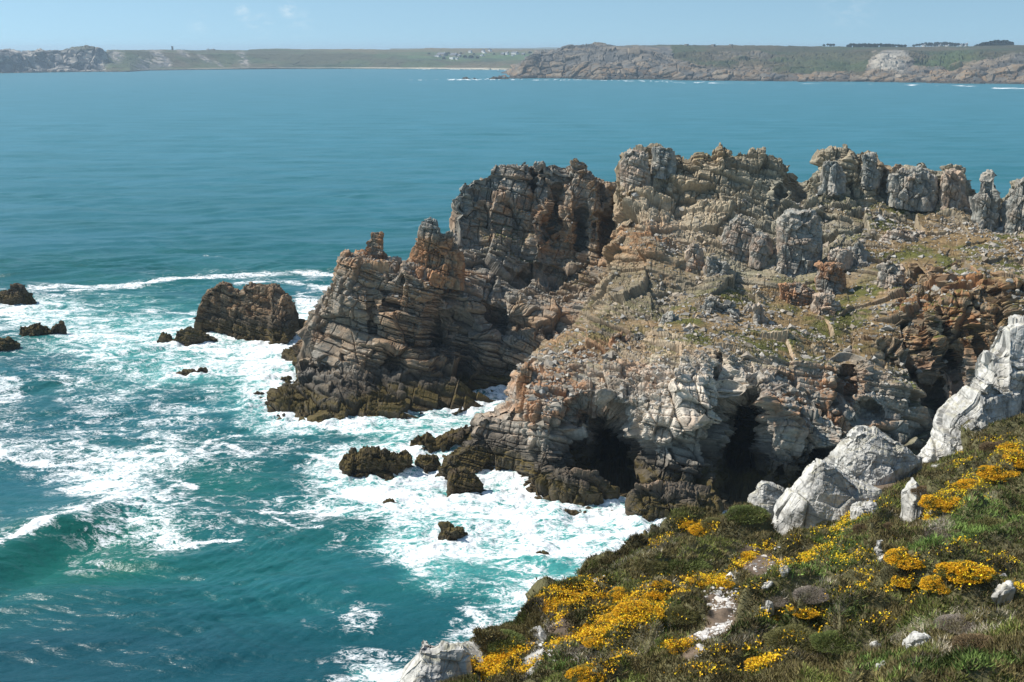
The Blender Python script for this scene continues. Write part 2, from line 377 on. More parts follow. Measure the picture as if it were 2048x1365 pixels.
# ================================================================== HEADLAND, landward part with the caves (B)
B_rows = [
 [(880,949,170),(895,984,163),(960,990,162),(1040,985,163),(1060,1018,157),(1150,1030,154),(1240,1022,156),(1300,1060,149),(1400,1075,147),(1500,1075,147),(1600,1050,150),(1700,1020,155),(1850,1000,158),(2200,1000,158)],
 [(880,948,171),(900,958,170),(960,958,170),(1040,948,171),(1060,990,163),(1150,985,162),(1250,978,163),(1300,1000,158),(1400,995,159),(1500,985,161),(1600,960,164),(1700,930,166),(1850,900,173),(1900,890,175),(2200,900,174)],
 [(880,947,171.5),(915,905,172),(960,885,172.5),(1040,870,172),(1060,880,167),(1100,870,164),(1200,870,164),(1300,875,163),(1400,870,163),(1500,880,163),(1600,880,166),(1700,860,168),(1800,830,174),(1850,800,179),(1900,790,180),(1960,720,178),(2050,700,178),(2200,690,178)],
 [(880,946,172),(915,902,173),(960,828,175),(1000,815,175),(1030,795,175),(1040,765,174),(1100,800,170),(1160,800,168),(1250,800,166),(1350,780,165),(1450,780,165),(1550,790,167),(1650,800,170),(1700,800,171),(1800,760,177),(1850,710,183),(1900,690,184),(1960,650,182),(2050,630,182),(2200,620,182)],
 [(880,945,173),(915,900,174),(960,826,176),(1000,811,177),(1030,790,177),(1040,750,177),(1060,737,177),(1100,742,175),(1160,735,175),(1250,733,173),(1350,700,172),(1450,695,172),(1550,705,174),(1650,728,175),(1700,735,175),(1760,700,180),(1800,680,182),(1850,620,186),(1900,590,187),(1960,570,186),(2050,560,185),(2200,555,185)],
 [(1040,748,179),(1060,735,180),(1100,708,183),(1150,690,184),(1200,672,185),(1300,645,187),(1400,640,188),(1500,650,189),(1600,650,190),(1700,640,191),(1780,600,192),(1850,560,194),(1950,540,195),(2200,520,196)],
 [(1100,690,195),(1190,600,205),(1300,560,204),(1400,575,202),(1500,560,204),(1600,550,205),(1700,535,207),(1800,500,211),(1900,480,213),(2000,470,214),(2200,460,215)],
 [(1190,560,222),(1215,480,226),(1240,405,229),(1300,385,229),(1400,405,228),(1500,425,226),(1600,425,227),(1650,400,230),(1700,400,232),(1800,412,231),(1900,425,228),(2000,450,223),(2200,440,223)],
 [(1235,362,233),(1238,300,234),(1246,296,234),(1290,296,234),(1294,304,235),(1302,306,236),(1304,289,236),(1346,291,236),(1352,301,237),(1400,298,238),(1420,306,238),(1428,298,238),(1455,294,238),(1461,305,239),(1500,310,239),(1520,306,239),(1560,316,239),(1580,330,239),(1583,352,240),(1605,358,241),(1620,350,240),(1640,344,239),(1646,312,238),(1660,302,238),(1680,300,238),(1685,310,238),(1691,298,238),(1700,300,238),(1704,312,238),(1725,303,238),(1757,303,238),(1760,325,238),(1780,332,238),(1800,321,237),(1830,326,237),(1845,318,236),(1855,335,236),(1885,345,235),(1895,332,235),(1925,335,234),(1933,365,234),(1950,385,233),(1968,395,232),(1990,392,231),(2010,385,230),(2030,380,229),(2045,366,229),(2060,357,228),(2100,370,227),(2200,350,226)],
]
B_top = [(870,950,172),(880,944,174),(893,922,174.5),(915,899,175),(932,868,176),(960,825,177),(1000,810,178),(1028,789,178.5),(1033,752,179),(1050,735,181),(1100,695,206),(1150,650,216),(1190,595,224),(1215,495,229),(1233,400,233),(1236,330,234),(1239,290,234),(1250,200,234),(2300,200,234)]
pxB = np.concatenate([np.linspace(878, 2060, q(1400)), np.linspace(2062, 2230, q(60)), np.linspace(2240, 3000, q(130))])
PB = loft(B_rows, pxB, [q(20), q(60), q(110), q(80), q(80), q(70), q(90), q(110), q(110), q(16), q(24)], clip=B_top)
nvB, nuB = PB.shape[:2]; PXB = np.broadcast_to(pxB, (nvB, nuB))
PB = dent(PB, PXB, [
  (1195,905,85,108,12,7.0,7), (1225,920,38,92,8,16,8), (1482,885,52,112,-6,7,7), (1492,902,38,108,-5,18,8), (1563,945,6,14,0,3,6),
  (1130,905,30,40,0,-1.0,4), (1330,860,50,60,0,-1.6,4), (1395,930,25,70,0,-1.0,4), (1560,870,22,80,0,-1.2,4),
  (1085,800,40,45,0,-2.2,4), (1180,965,90,20,0,-2.2,6), (1340,1010,70,22,0,-2.0,5),
  (1690,775,24,50,-10,5,6), (1735,820,30,20,-25,3.5,6), (1760,700,60,12,-30,2,4), (1660,840,70,12,0,1.6,4),
  (1870,830,30,70,0,6,4), (1830,720,9,80,15,3,6), (1900,720,10,90,12,3.5,6), (1960,700,12,80,10,3,4), (2000,600,14,60,20,4,4), (1875,660,12,50,15,-2.5,4),
  (1850,560,9,40,35,2.5,6),
  (1640,470,28,50,-20,3,6), (1600,375,22,26,0,4,5), (1770,360,8,30,0,1.5,5), (1870,370,6,30,5,1.2,5),(1945,400,14,24,0,4,5),
  (1300,330,6,30,0,2.5,5), (1400,740,50,25,0,-1.5,4), (1320,745,30,40,0,-1.2,4), (1440,740,7,50,10,2.2,5),
  (1290,480,45,45,0,-1.6,4), (1560,400,16,30,-20,3,5)])
_, PYB = project(PB)
NB0 = gnormals(PB, 6)
up0 = sm(.45, .85, NB0[..., 2])
ridge = sm(450, 390, PYB+ (PXB-1500)*.0)
cliff = sm(700, 760, PYB)*sm(1040, 1080, PXB)*sm(1760, 1700, PXB)
east = sm(1740, 1800, PXB)*sm(480, 560, PYB)
wsB = .45+.15*ridge*sm(1650, 1500, PXB)+.30*sm(450, 560, PYB)*sm(720, 660, PYB)+.42*G(PXB, PYB, 1780, 470, 260, 50, -12, 4)+.12+.5*G(PXB,PYB,1420,400,140,60,0,4)
wbB = .40*ridge+.22*(1-ridge)+.15*cliff
wmB = .60*cliff+.55*east+.16+.10*ridge
calm = G(PXB,PYB,1590,625,220,45,5,4)+.8*G(PXB,PYB,1700,560,80,40,0,4)+G(PXB,PYB,1850,490,130,45,-10,4)+G(PXB,PYB,1990,500,100,50,0,4)+.5*G(PXB,PYB,1500,690,160,35,0,4)
calm = np.clip(calm, 0, 1)*sm(.4,.8,NB0[...,2]); k_ = 1-.78*calm
set_beds(.25, .34, .90)
PB2 = PB+NB0*((fbm(PB*.12, 3, 43)-.5)*3.0*(1-.3*calm))[..., None]
upB = sm(.35, .7, NB0[..., 2])*sm(430, 480, PYB)
dB, rB, r2B = rockdisp(PB2, wsB*k_, wbB*k_*(1-.5*upB), wmB*k_*(1-.4*upB), seed=1, flat=upB)
dB = dB*(1-.65*np.clip(G(PXB,PYB,1225,920,42,95,8,8)+G(PXB,PYB,1492,902,44,112,-5,8),0,1))
PB2 = PB2+NB0*(dB+.5*calm*(fbm(PB*.9, 3, 45)-.5))[..., None]
NB = gnormals(PB2, 3)
orB = (1.5*G(PXB,PYB,1100,790,80,60)+1.5*G(PXB,PYB,1620,790,75,65)+1.0*G(PXB,PYB,1300,480,60,40)+.9*G(PXB,PYB,1720,850,60,18)+.6*G(PXB,PYB,1850,660,90,110)
       +.6*G(PXB,PYB,1960,640,90,100)+.6*G(PXB,PYB,1280,760,40,20)+.5*G(PXB,PYB,1200,690,120,40)+.5*G(PXB,PYB,1800,590,50,60)+.7*G(PXB,PYB,1930,540,60,40)+.1*sm(600,700,PYB))
grB = (G(PXB,PYB,1620,470,90,60)+G(PXB,PYB,1480,500,100,90)+.9*G(PXB,PYB,1800,370,220,60)+.8*G(PXB,PYB,1650,870,110,60)+.7*G(PXB,PYB,1150,870,120,70)+.6*G(PXB,PYB,1350,880,90,60)
       +.8*G(PXB,PYB,1560,350,80,50)+.5*G(PXB,PYB,1300,320,50,30)+.7*G(PXB,PYB,1980,380,70,50)+.6*G(PXB,PYB,1750,860,120,60))
whB = 1.1*G(PXB,PYB,1400,740,110,70)+.7*G(PXB,PYB,1300,700,120,50)+.7*G(PXB,PYB,1320,850,70,50)+.7*G(PXB,PYB,1500,680,160,50)+.45*G(PXB,PYB,1340,430,150,60)+.3
gsB = (1.2*G(PXB,PYB,1590,620,230,60,5,4)+1.0*G(PXB,PYB,1850,500,150,55,-8,4)+.9*G(PXB,PYB,2020,500,100,60,0,4)+.7*G(PXB,PYB,1650,690,120,30,0,4)
       +.7*G(PXB,PYB,1800,430,200,30,-10,4)+.6*G(PXB,PYB,1430,310,60,14,0,4)+.35*sm(560,640,PYB)*sm(780,700,PYB)+.6*G(PXB,PYB,1820,700,90,90,0,4)+.3*east)
brB = .35*sm(440,500,PYB)*sm(720,680,PYB)+.8*G(PXB,PYB,960,890,90,100,0,4)+.6*sm(960,1000,PYB)+.75*G(PXB,PYB,1930,690,150,130,0,4)+.5*G(PXB,PYB,1150,680,90,50,0,4)
CB = rockcol(PB2, NB, rB, r2B, orB, grB, whB, np.clip(gsB*1.35+.25*sm(430,500,PYB)*sm(700,660,PYB), 0, 1), brown=brB)*lerp(np.array((.86, .79, .66)), np.array((1., 1., 1.)), sm(690, 740, PYB)[..., None])
VH = np.concatenate([PA2.reshape(-1, 3), PB2.reshape(-1, 3)]); FH = np.concatenate([grid_faces(nvA, nuA), grid_faces(nvB, nuB)+nvA*nuA])
set_beds(.27, .10, .95)
headland = link("headland", raw_mesh("headland", VH, FH, np.concatenate([CA.reshape(-1, 3), CB.reshape(-1, 3)])), M_ROCK)
tag(headland, "jagged brown and grey rock headland with two sea caves", None, None, 'structure')
shore = [PA2.reshape(-1, 3), PB2.reshape(-1, 3)]

# ================================================================== single rocks: traced outline, real thickness, closed all round
def rock(name, label, cat, top, bot, T, Y=None, S=.5, w=(.5, .3, .4), colf=None, vert=1.0, mat=None, group=None, sink=2.0, seed=0, lean=0.0, amp=1.0, res=1.6, kind=None, tide=1.0, shape=2.5):
    top = np.array(top, float); bot = np.array(bot, float)
    x0, x1 = top[0, 0], top[-1, 0]; nu = q(max(14, (x1-x0)/res)); h = max(bot[:, 1].max()-top[:, 1].min(), 8); nf = q(max(10, h/res))
    px = np.linspace(x0, x1, nu); ty = np.interp(px, top[:, 0], top[:, 1]); by = np.maximum(np.interp(px, bot[:, 0], bot[:, 1]), ty+.5)
    e = np.abs(2*(px-x0)/(x1-x0)-1); ww = np.sqrt(np.clip(1-e**shape, 0, 1))
    if Y is None: Yf = seaY(by); Yc = np.full(nu, float(np.median(Yf)))+T*.35; Yfront = np.minimum(Yf, Yc+0)-.0; Yfront = lerp(Yc, Yfront, np.clip(ww*1.4, 0, 1))
    else: Yc = np.full(nu, float(Y)) if not hasattr(Y, '__len__') else np.interp(px, np.array(Y)[:, 0], np.array(Y)[:, 1]); Yfront = Yc-T/2*ww
    base = pt(px, by, Yfront)
    rows = []
    b0 = base.copy(); b0[:, 2] -= sink; rows.append((b0, q(5)))
    rows.append((base, nf//2))
    mid = pt(px, lerp(by, ty, .55), lerp(Yfront, Yc-T*.30*ww, .55)+lean*.5); rows.append((mid, nf//2))
    tf = pt(px, ty, Yc-T*.18*ww+lean); rows.append((tf, q(max(6, T*2))))
    tb = tf.copy(); tb[:, 1] += T*.36*ww; tb[:, 2] -= .02*T; rows.append((tb, nf//2))
    bb = base.copy(); bb[:, 1] = Yc+T/2*ww; bb[:, 2] -= sink; rows.append((bb, 1))
    seg = []
    for i in range(len(rows)-1):
        n = max(2, rows[i][1]); t = (np.arange(n)/n)[:, None, None]; seg.append(rows[i][0][None]*(1-t)+rows[i+1][0][None]*t)
    seg.append(rows[-1][0][None]); P = np.concatenate(seg, 0)
    N = gnormals(P, 3)
    org = P.reshape(-1, 3).mean(0); org[2] = b0[:, 2].min() if Y is not None else 0.0
    seed_ = seed
    P1 = P+N*((fbm(P*(.4/S)+seed_*3.1, 2, 47)-.5)*1.1*S*amp)[..., None]
    d, rr, r2 = rockdisp(P1*np.array([1, 1, vert]), w[0], w[1], w[2], S=S, seed=seed_, macro=.45)
    d = d-(.25 if mat is None else .05)*S
    P1 = P1+N*(d*amp*np.clip(ww*1.5, .15, 1)[None])[..., None]
    N1 = gnormals(P1, 2)
    px2 = np.broadcast_to(px, P1.shape[:2]); _, py2 = project(P1)
    C = colf(P1, N1, rr, r2, px2, py2)
    me = raw_mesh(name, P1-org, grid_faces(*P1.shape[:2]), C)
    o = link(name, me, mat or M_ROCK); o.location = org; tag(o, label, cat, group, kind)
    if Y is None: shore.append(P1.reshape(-1, 3))
    return o
def dark_col(P, N, rr, r2, px, py): return rockcol(P, N, rr, r2, .15+0*rr, 0*rr, 0*rr, None, brown=.7+0*rr)
def olive_col(P, N, rr, r2, px, py):
    return rockcol(P, N, rr, r2, .3+0*rr, 0*rr, 0*rr, None, brown=.9+0*rr)*np.array((.9, .86, .75))
def grey_col(P, N, rr, r2, px, py): return rockcol(P, N, rr, r2, .15+0*rr, .95+0*rr, .25+0*rr, None, tide=0)
def pale_col(P, N, rr, r2, px, py): return rockcol(P, N, rr, r2, .35+0*rr, .3+0*rr, .5+0*rr, None, tide=0)
def rust_col(P, N, rr, r2, px, py): return rockcol(P, N, rr, r2, 1.0+0*rr, .1+0*rr, .1+0*rr, None, tide=0)

# rocks standing in the sea
rock("sea_stack", "big blocky brown rock islet standing in white surf off the headland tip", "rock islet",
 [(388,636),(394,618),(402,592),(420,577),(436,566),(452,567),(462,580),(482,582),(484,572),(520,570),(545,571),(562,580),(580,590),(588,604),(594,640),(604,668)],
 [(388,650),(420,668),(450,674),(500,682),(530,686),(540,697),(575,695),(585,680),(604,672)], 16, S=.8, w=(.45,.45,.12), colf=olive_col, seed=3)
rock("sea_rock", "low black wave-washed rock just left of the big brown islet", "rock",
 [(313,682),(320,668),(335,666),(345,678),(352,662),(372,656),(400,664),(436,678)], [(313,688),(340,690),(380,691),(436,684)], 5, S=.4, colf=dark_col, seed=4)
rock("sea_rock", "small peaked brown rock islet in surf at the photo's left edge", "rock",
 [(-60,600),(-20,585),(0,582),(18,578),(22,570),(44,570),(50,582),(62,598),(76,610)], [(-60,612),(0,612),(40,613),(76,613)], 9, S=.5, colf=olive_col, seed=5)
rock("sea_rock", "two-lobed dark rock with brown top in surf below the peaked islet", "rock",
 [(34,672),(40,656),(58,648),(78,645),(84,655),(98,664),(104,652),(118,646),(132,652)], [(34,678),(60,679),(95,675),(132,656)], 5, S=.4, colf=olive_col, seed=6)
rock("sea_rock", "low flat olive rock cut by the photo's left edge", "rock",
 [(-60,684),(-20,678),(10,677),(30,682),(40,692)], [(-60,700),(0,699),(40,697)], 6, S=.4, colf=olive_col, seed=7)
rock("sea_rock", "barely awash dark rock in thin foam below the big islet", "rock",
 [(348,747),(362,741),(372,739),(382,738),(392,742),(398,736),(410,736),(416,742)], [(348,749),(380,750),(416,746)], 3, S=.25, colf=dark_col, seed=8)
rock("sea_rock", "tiny black rock tip in foam farther from the headland shelf", "rock",
 [(514,756),(519,750),(526,752),(532,758)], [(514,759),(532,760)], 1.5, S=.2, colf=dark_col, seed=9)
rock("sea_rock", "tiny flat black sliver of rock among white foam", "rock",
 [(506,786),(514,783),(526,785),(530,788)], [(506,789),(530,790)], 1.2, S=.2, colf=dark_col, seed=10)
rock("sea_rock", "jagged black rock spur poking from the shelf into the surf", "rock",
 [(556,764),(562,755),(574,756),(584,762),(600,757),(622,758)], [(556,770),(575,777),(600,778),(622,778)], 5, S=.35, colf=dark_col, seed=11)
rock("sea_rock", "long thin black rock ledge between two bays of foam", "rock",
 [(592,726),(602,721),(616,727),(632,730),(650,736)], [(592,729),(615,735),(650,744)], 3, S=.3, colf=dark_col, seed=12)
rock("rock_nose", "brown weed-covered rock nose at the seaward foot of the headland", "rock",
 [(562,706),(575,698),(592,690),(600,668),(607,648),(625,625),(650,612),(680,640)], [(562,708),(580,712),(600,716),(640,713),(680,730)], 15, S=.7, w=(.6,.3,.4), colf=olive_col, seed=13, Y=[(562,243),(620,229),(680,222)])
rock("sea_rock", "dark low rock in the gap between islet and headland", "rock",
 [(590,652),(600,641),(618,640),(640,648),(660,655)], [(590,664),(620,666),(660,664)], 6, S=.4, colf=dark_col, seed=14)
rock("sea_rock", "rounded olive-brown rock shaped like a loaf in white surf", "rock",
 [(678,930),(684,912),(700,905),(735,902),(752,896),(772,899),(788,912),(800,916),(818,920),(828,932)], [(678,946),(700,953),(740,953),(790,950),(828,938)], 7, S=.55, w=(.25,.3,.7), colf=olive_col, seed=15)
rock("sea_rock", "knobbly seaweed-covered rock at the mouth of the inlet", "rock",
 [(816,900),(820,880),(845,875),(870,880),(890,870),(905,862),(930,855),(950,858)], [(816,905),(850,914),(900,912),(950,900)], 9, S=.5, w=(.3,.3,.7), colf=olive_col, seed=16)
rock("sea_rock", "small dark rock below the knobbly inlet rock", "rock",
 [(830,925),(838,914),(855,911),(872,914),(882,928)], [(830,932),(850,943),(882,938)], 4, S=.35, colf=dark_col, seed=17)
rock("sea_rock", "dark rock with a white trickle beside the cave cliff", "rock",
 [(876,940),(884,922),(900,916),(918,922),(925,940)], [(876,956),(900,958),(925,958)], 5, S=.4, colf=dark_col, seed=18, Y=169)
rock("weed_ledge", "yellowish weed-covered square ledge under the cliff's left corner", "rock",
 [(893,950),(898,938),(930,936),(950,946),(962,958),(968,968)], [(893,990),(930,988),(968,982)], 6, S=.5, w=(.7,.4,.2), colf=olive_col, seed=19)
rock("sea_rock", "wet black rock alone in the surf of the cove", "rock",
 [(875,1075),(880,1056),(893,1050),(910,1052),(928,1060),(940,1072)], [(875,1080),(890,1086),(915,1087),(940,1078)], 3.6, S=.35, w=(.4,.4,.5), colf=dark_col, seed=20)
rock("sea_rock", "flat dark half-sunk rock right of the wet black rock", "rock",
 [(1068,1107),(1080,1103),(1094,1106),(1100,1112),(1110,1108),(1120,1112)], [(1068,1110),(1095,1116),(1120,1116)], 2.2, S=.22, colf=dark_col, seed=21)
rock("sea_rock", "black rock half hidden behind the flowering cliff edge", "rock",
 [(1258,1088),(1266,1076),(1280,1072),(1292,1066),(1304,1074),(1320,1080)], [(1258,1100),(1290,1100),(1320,1100)], 4, S=.35, colf=dark_col, seed=22)
rock("sea_rock", "tiny black rock below the loaf-shaped rock", "rock",
 [(766,962),(772,955),(782,956),(788,962)], [(766,965),(788,966)], 1.6, S=.2, colf=dark_col, seed=23)
rock("sea_rock", "small rock tip ringed by spray in the cove foam", "rock",
 [(764,1006),(772,1000),(786,1000),(796,1006)], [(764,1009),(796,1011)], 1.8, S=.2, colf=dark_col, seed=24)
rock("cave_sill", "long tilted brown slab lying across the mouth of the left cave", "rock",
 [(1098,955),(1110,944),(1150,945),(1190,952),(1220,962),(1240,975)], [(1098,990),(1150,992),(1200,990),(1240,990)], 6, S=1.0, w=(.2,.25,.25), colf=dark_col, seed=25, Y=159)
rock("boulder", "huge rounded brown boulder at the sea's edge between the caves", "boulder",
 [(1252,1010),(1258,985),(1275,970),(1320,974),(1370,980),(1420,990),(1450,1000)], [(1252,1030),(1290,1050),(1350,1060),(1450,1050)], 9, S=.9, w=(.15,.2,.45), colf=dark_col, seed=26, Y=154)
# towers, pillars and great boulders of the headland
rock("rock_pillar", "thin stacked rock pillar with flat cap on the headland's seaward shoulder", "rock pillar",
 [(722,512),(728,500),(733,484),(740,478),(742,465),(744,463),(764,464),(766,470),(765,480),(769,488),(772,500),(776,515)], [(722,522),(750,526),(776,522)], 3.6, Y=221, S=.42, w=(.7,.25,.2), colf=rust_col, seed=27, res=.8)
rock("rock_slab", "flat dark slab jutting out beside the thin rock pillar", "rock",
 [(768,519),(774,514),(795,513),(802,518),(806,526)], [(768,524),(790,526),(806,528)], 2.5, Y=220, S=.35, w=(.3,.2,.2), colf=grey_col, seed=28, res=.8)
rock("rock_tower", "tall leaning rock tower with grey head and rusty base", "rock tower",
 [(820,512),(824,492),(834,478),(838,455),(844,437),(862,433),(876,437),(882,452),(886,463),(896,458),(908,457),(914,470),(922,500),(930,530)], [(820,530),(850,545),(880,555),(930,560)], 9, Y=219, S=.8, w=(.2,.5,.35), colf=lambda P,N,rr,r2,px,py: rockcol(P,N,rr,r2,sm(465,500,py),sm(490,455,py),0*rr,None,tide=0), seed=29, res=1.0)
GB = "grey boulders on the headland"
big = [
 ("tall smooth blue-grey boulder, the largest on the headland's slope", [(1548,500),(1552,475),(1560,450),(1580,425),(1610,418),(1630,425),(1645,450),(1650,490),(1645,520)], [(1548,530),(1580,549),(1620,553),(1645,540)], 9, 212, grey_col, (.12,.30,.45)),
 ("split blue-grey rock wall left of the largest grey boulder", [(1440,500),(1446,470),(1462,440),(1480,428),(1500,445),(1530,470),(1546,480),(1550,500)], [(1440,520),(1480,525),(1520,530),(1550,530)], 8, 216, grey_col, (.2,.5,.3)),
 ("round grey block wedged beside the largest grey boulder", [(1498,492),(1502,468),(1520,462),(1536,466),(1545,480),(1546,505)], [(1498,512),(1520,518),(1546,514)], 5, 212.5, grey_col, (.1,.3,.35)),
 ("triangular pale grey rock face below the split rock wall", [(1405,560),(1410,530),(1425,512),(1440,520),(1460,530),(1476,545),(1480,565)], [(1405,585),(1440,588),(1480,580)], 6, 207, grey_col, (.12,.3,.4)),
 ("pale standing block left of the triangular grey face", [(1368,580),(1370,520),(1376,490),(1390,482),(1405,490),(1412,520),(1412,570)], [(1368,588),(1390,592),(1412,590)], 6, 210, pale_col, (.25,.5,.3)),
 ("low grey crag in the bend of the grassy slope", [(1655,515),(1660,500),(1680,492),(1700,498),(1705,512)], [(1655,520),(1685,524),(1705,518)], 4, 209, pale_col, (.3,.4,.3)),
 ("dark-sided grey boulder casting a shadow on the grass", [(1700,505),(1704,485),(1720,478),(1735,485),(1740,505)], [(1700,512),(1720,515),(1740,512)], 4, 210, grey_col, (.2,.4,.4)),
 ("tan broken crag on the grassy shoulder above the ravine", [(1752,565),(1760,535),(1775,525),(1790,520),(1806,530),(1810,560)], [(1752,580),(1780,585),(1810,580)], 5, 200, pale_col, (.3,.5,.4)),
 ("orange-footed block stack on the middle of the slope", [(1555,600),(1560,568),(1580,560),(1610,565),(1630,575),(1636,600)], [(1555,612),(1590,616),(1636,612)], 5, 199, rust_col, (.4,.5,.3)),
 ("twin brown and grey blocks right of the orange-footed stack", [(1622,628),(1628,590),(1650,582),(1668,590),(1682,610),(1684,630)], [(1622,636),(1650,640),(1684,636)], 4.5, 195, pale_col, (.2,.5,.4)),
 ("rusty square crag under the largest grey boulder", [(1632,560),(1636,535),(1655,525),(1680,530),(1692,550),(1692,570)], [(1632,575),(1660,582),(1692,578)], 5, 202, rust_col, (.3,.6,.3)),
 ("small pale rounded boulder alone on the dry slope", [(1504,638),(1508,618),(1520,608),(1532,612),(1538,638)], [(1504,642),(1520,646),(1538,642)], 3, 191, pale_col, (.1,.3,.5)),
 ("row of squat grey blocks edging the dry slope", [(1400,622),(1406,600),(1430,596),(1450,604),(1470,600),(1480,620)], [(1400,632),(1440,636),(1480,632)], 4, 193, grey_col, (.2,.7,.3)),
 ("dark blocky outcrop above the white cave cliff", [(1318,650),(1322,632),(1340,626),(1360,630),(1372,640),(1376,655)], [(1318,662),(1345,668),(1376,662)], 4, 187, grey_col, (.2,.6,.4)),
 ("dark rounded boulder in the rubble above the left cave", [(1262,680),(1268,664),(1282,660),(1296,668),(1300,684)], [(1262,690),(1280,694),(1300,690)], 3, 184, grey_col, (.2,.3,.5)),
 ("rusty boulder on the brink above the left cave", [(1220,690),(1226,672),(1244,668),(1262,676),(1264,696)], [(1220,706),(1240,710),(1264,706)], 3.5, 182, rust_col, (.2,.4,.5)),
 ("pointed orange crag crowning the cliff's left corner", [(1032,790),(1034,756),(1044,738),(1060,733),(1072,742),(1076,762),(1082,790)], [(1032,800),(1060,806),(1082,800)], 4, 174, rust_col, (.15,.4,.5)),
 ("block ledge with green cracks in the grass near the ridge", [(1752,490),(1760,470),(1790,458),(1820,455),(1850,462),(1862,480)], [(1752,492),(1800,498),(1862,492)], 5, 217, pale_col, (.5,.4,.2)),
 ("flat pale slab rock lying just right of the largest boulder's shadow", [(1672,512),(1678,500),(1696,497),(1706,500),(1704,512)], [(1672,516),(1690,519),(1704,516)], 2.2, 207.5, pale_col, (.1,.1,.15)),
]
for i, (lb, tp, bt, T, Y, cf, w) in enumerate(big):
    rock("boulder", lb, "boulder", tp, bt, T, Y=Y, S=.62, w=w, colf=cf, seed=40+i, res=1.1)
spires = [
 ("pair of thin grey rock spires at the ridge's right end", [(1952,420),(1956,380),(1960,358),(1972,348),(1978,352),(1984,338),(1991,340),(1994,360),(2000,390),(2004,420)], [(1952,440),(1980,446),(2004,440)], 5, 222),
 ("broad jagged grey tower cut by the photo's right edge", [(2008,440),(2014,400),(2024,380),(2036,366),(2046,356),(2070,352),(2090,360),(2110,400)], [(2008,455),(2050,465),(2110,460)], 8, 220),
 ("knobbly grey tower left of the two thin spires", [(1878,400),(1882,360),(1890,338),(1900,330),(1925,333),(1932,350),(1934,390),(1940,410)], [(1878,418),(1905,424),(1940,420)], 6, 229),
 ("square-topped grey block standing highest on the right ridge", [(1722,345),(1724,304),(1735,300),(1756,301),(1759,320),(1762,350)], [(1722,356),(1742,360),(1762,356)], 5, 234),
 ("ragged grey tower just left of the square-topped block", [(1636,360),(1644,325),(1650,305),(1662,299),(1680,300),(1686,315),(1692,345)], [(1636,368),(1660,374),(1692,366)], 6, 234),
 ("serrated grey rock wall between the square block and knobbly tower", [(1776,370),(1784,335),(1796,322),(1815,325),(1836,322),(1846,316),(1852,330),(1870,345),(1880,380)], [(1776,392),(1830,402),(1880,400)], 7, 231.5),
 ("flat-topped dark block standing at the left end of the main ridge", [(1238,350),(1240,318),(1246,297),(1268,295),(1290,297),(1298,312),(1302,345)], [(1238,366),(1270,374),(1302,366)], 6, 231),
 ("square dark block right of the flat-topped ridge block", [(1302,320),(1304,290),(1320,287),(1344,290),(1352,300),(1354,322)], [(1302,332),(1330,338),(1354,334)], 5, 233),
]
for i, (lb, tp, bt, T, Y) in enumerate(spires):
    tp = [(x, y+{2: 12, 3: 6, 4: 20, 5: 16}.get(i, 4)) for x, y in tp]
    rock("rock_tower", lb, "rock tower", tp, bt, T, Y=Y, S=.6, w=(.2, .6, .55) if i not in (3, 6, 7) else (.55, .5, .2), colf=grey_col if i not in (2, 6) else pale_col, seed=70+i, res=1.0, vert=.5 if i not in (3, 6, 7) else 1)
# ================================================================== SEA
def strokes(PX, PY, items):
    """polyline strokes: (points, half-width px, strength)"""
    m = np.zeros_like(PX)
    for pts, w, s in items:
        a = np.array(pts, float)
        xs = slice(None)
        for (x0, y0), (x1, y1) in zip(a[:-1], a[1:]):
            sel = (PX > min(x0, x1)-4*w) & (PX < max(x0, x1)+4*w) & (PY > min(y0, y1)-3*w) & (PY < max(y0, y1)+3*w)
            if not sel.any(): continue
            x = PX[sel]; y = PY[sel]
            dx, dy = x1-x0, y1-y0
            t = np.clip(((x-x0)*dx+(y-y0)*dy)/(dx*dx+dy*dy+1e-6), 0, 1)
            d2 = ((x-x0-t*dx)/1.6)**2+(y-y0-t*dy)**2
            m[sel] = np.maximum(m[sel], s*np.exp(-d2/(w*w)))
    return m
FM = """
0000000111222222200000000000000000
2233221111100002670000000000000000
9985433211112257890000000000000000
5775567657788889990000000000000000
3357888889999999999000000000000000
2465677788999999988000000000000000
2213565577899999998000000000000000
5425544554567998777000000000000000
7313555422456788777000000000000000
4112454345454567888777776000000000
3245455454334457886676767700000000
7766434677643232123566555600000000
5444678776565423677777666600000000
1246898754332114889999999999000000
0017889622311124899999999999999990
0001368635312323689999999999999999
1246568755422556746888889999999999
3211255773332211112467899999999999
1001213354011110233789888899999999
0002332100000000002376544455678999
0000000000000000000135642355568999
0000000000000000010001124677899900
0000000000000000122100045667600000
0000000000000001133100356655000000
0000000000000000000002688865000000
0000000000000000023234465000000000
0000000000000000246640000000000000
0000000000000000489999900000000000
""".split()
FM = np.array([[int(c) for c in r[:34].ljust(34, '0')] for r in FM], float)/9
FM[5:12, :12] *= .78; FM[11:18, 9:15] *= .7; FM[1:5, 4:12] *= .88
def foam_map(PX, PY):
    gx = np.clip((PX-20)/40, 0, 32.999); gy = np.clip((PY-555)/30, 0, 26.999)
    ix = gx.astype(int); iy = gy.astype(int); fx = gx-ix; fy = gy-iy; fx = fx*fx*(3-2*fx); fy = fy*fy*(3-2*fy)
    v = (FM[iy, ix]*(1-fx)+FM[iy, ix+1]*fx)*(1-fy)+(FM[iy+1, ix]*(1-fx)+FM[iy+1, ix+1]*fx)*fy
    return v*sm(525, 555, PY)*sm(1500, 1360, PX)
pys = np.concatenate([98.75+np.array([0, .12, .3, .6, 1, 1.6, 2.4, 3.5, 5, 7, 9.5]), np.linspace(112, 200, q(60)), np.linspace(201, 520, q(200)), np.linspace(521, 1400, q(900)), np.linspace(1405, 1900, 40)])
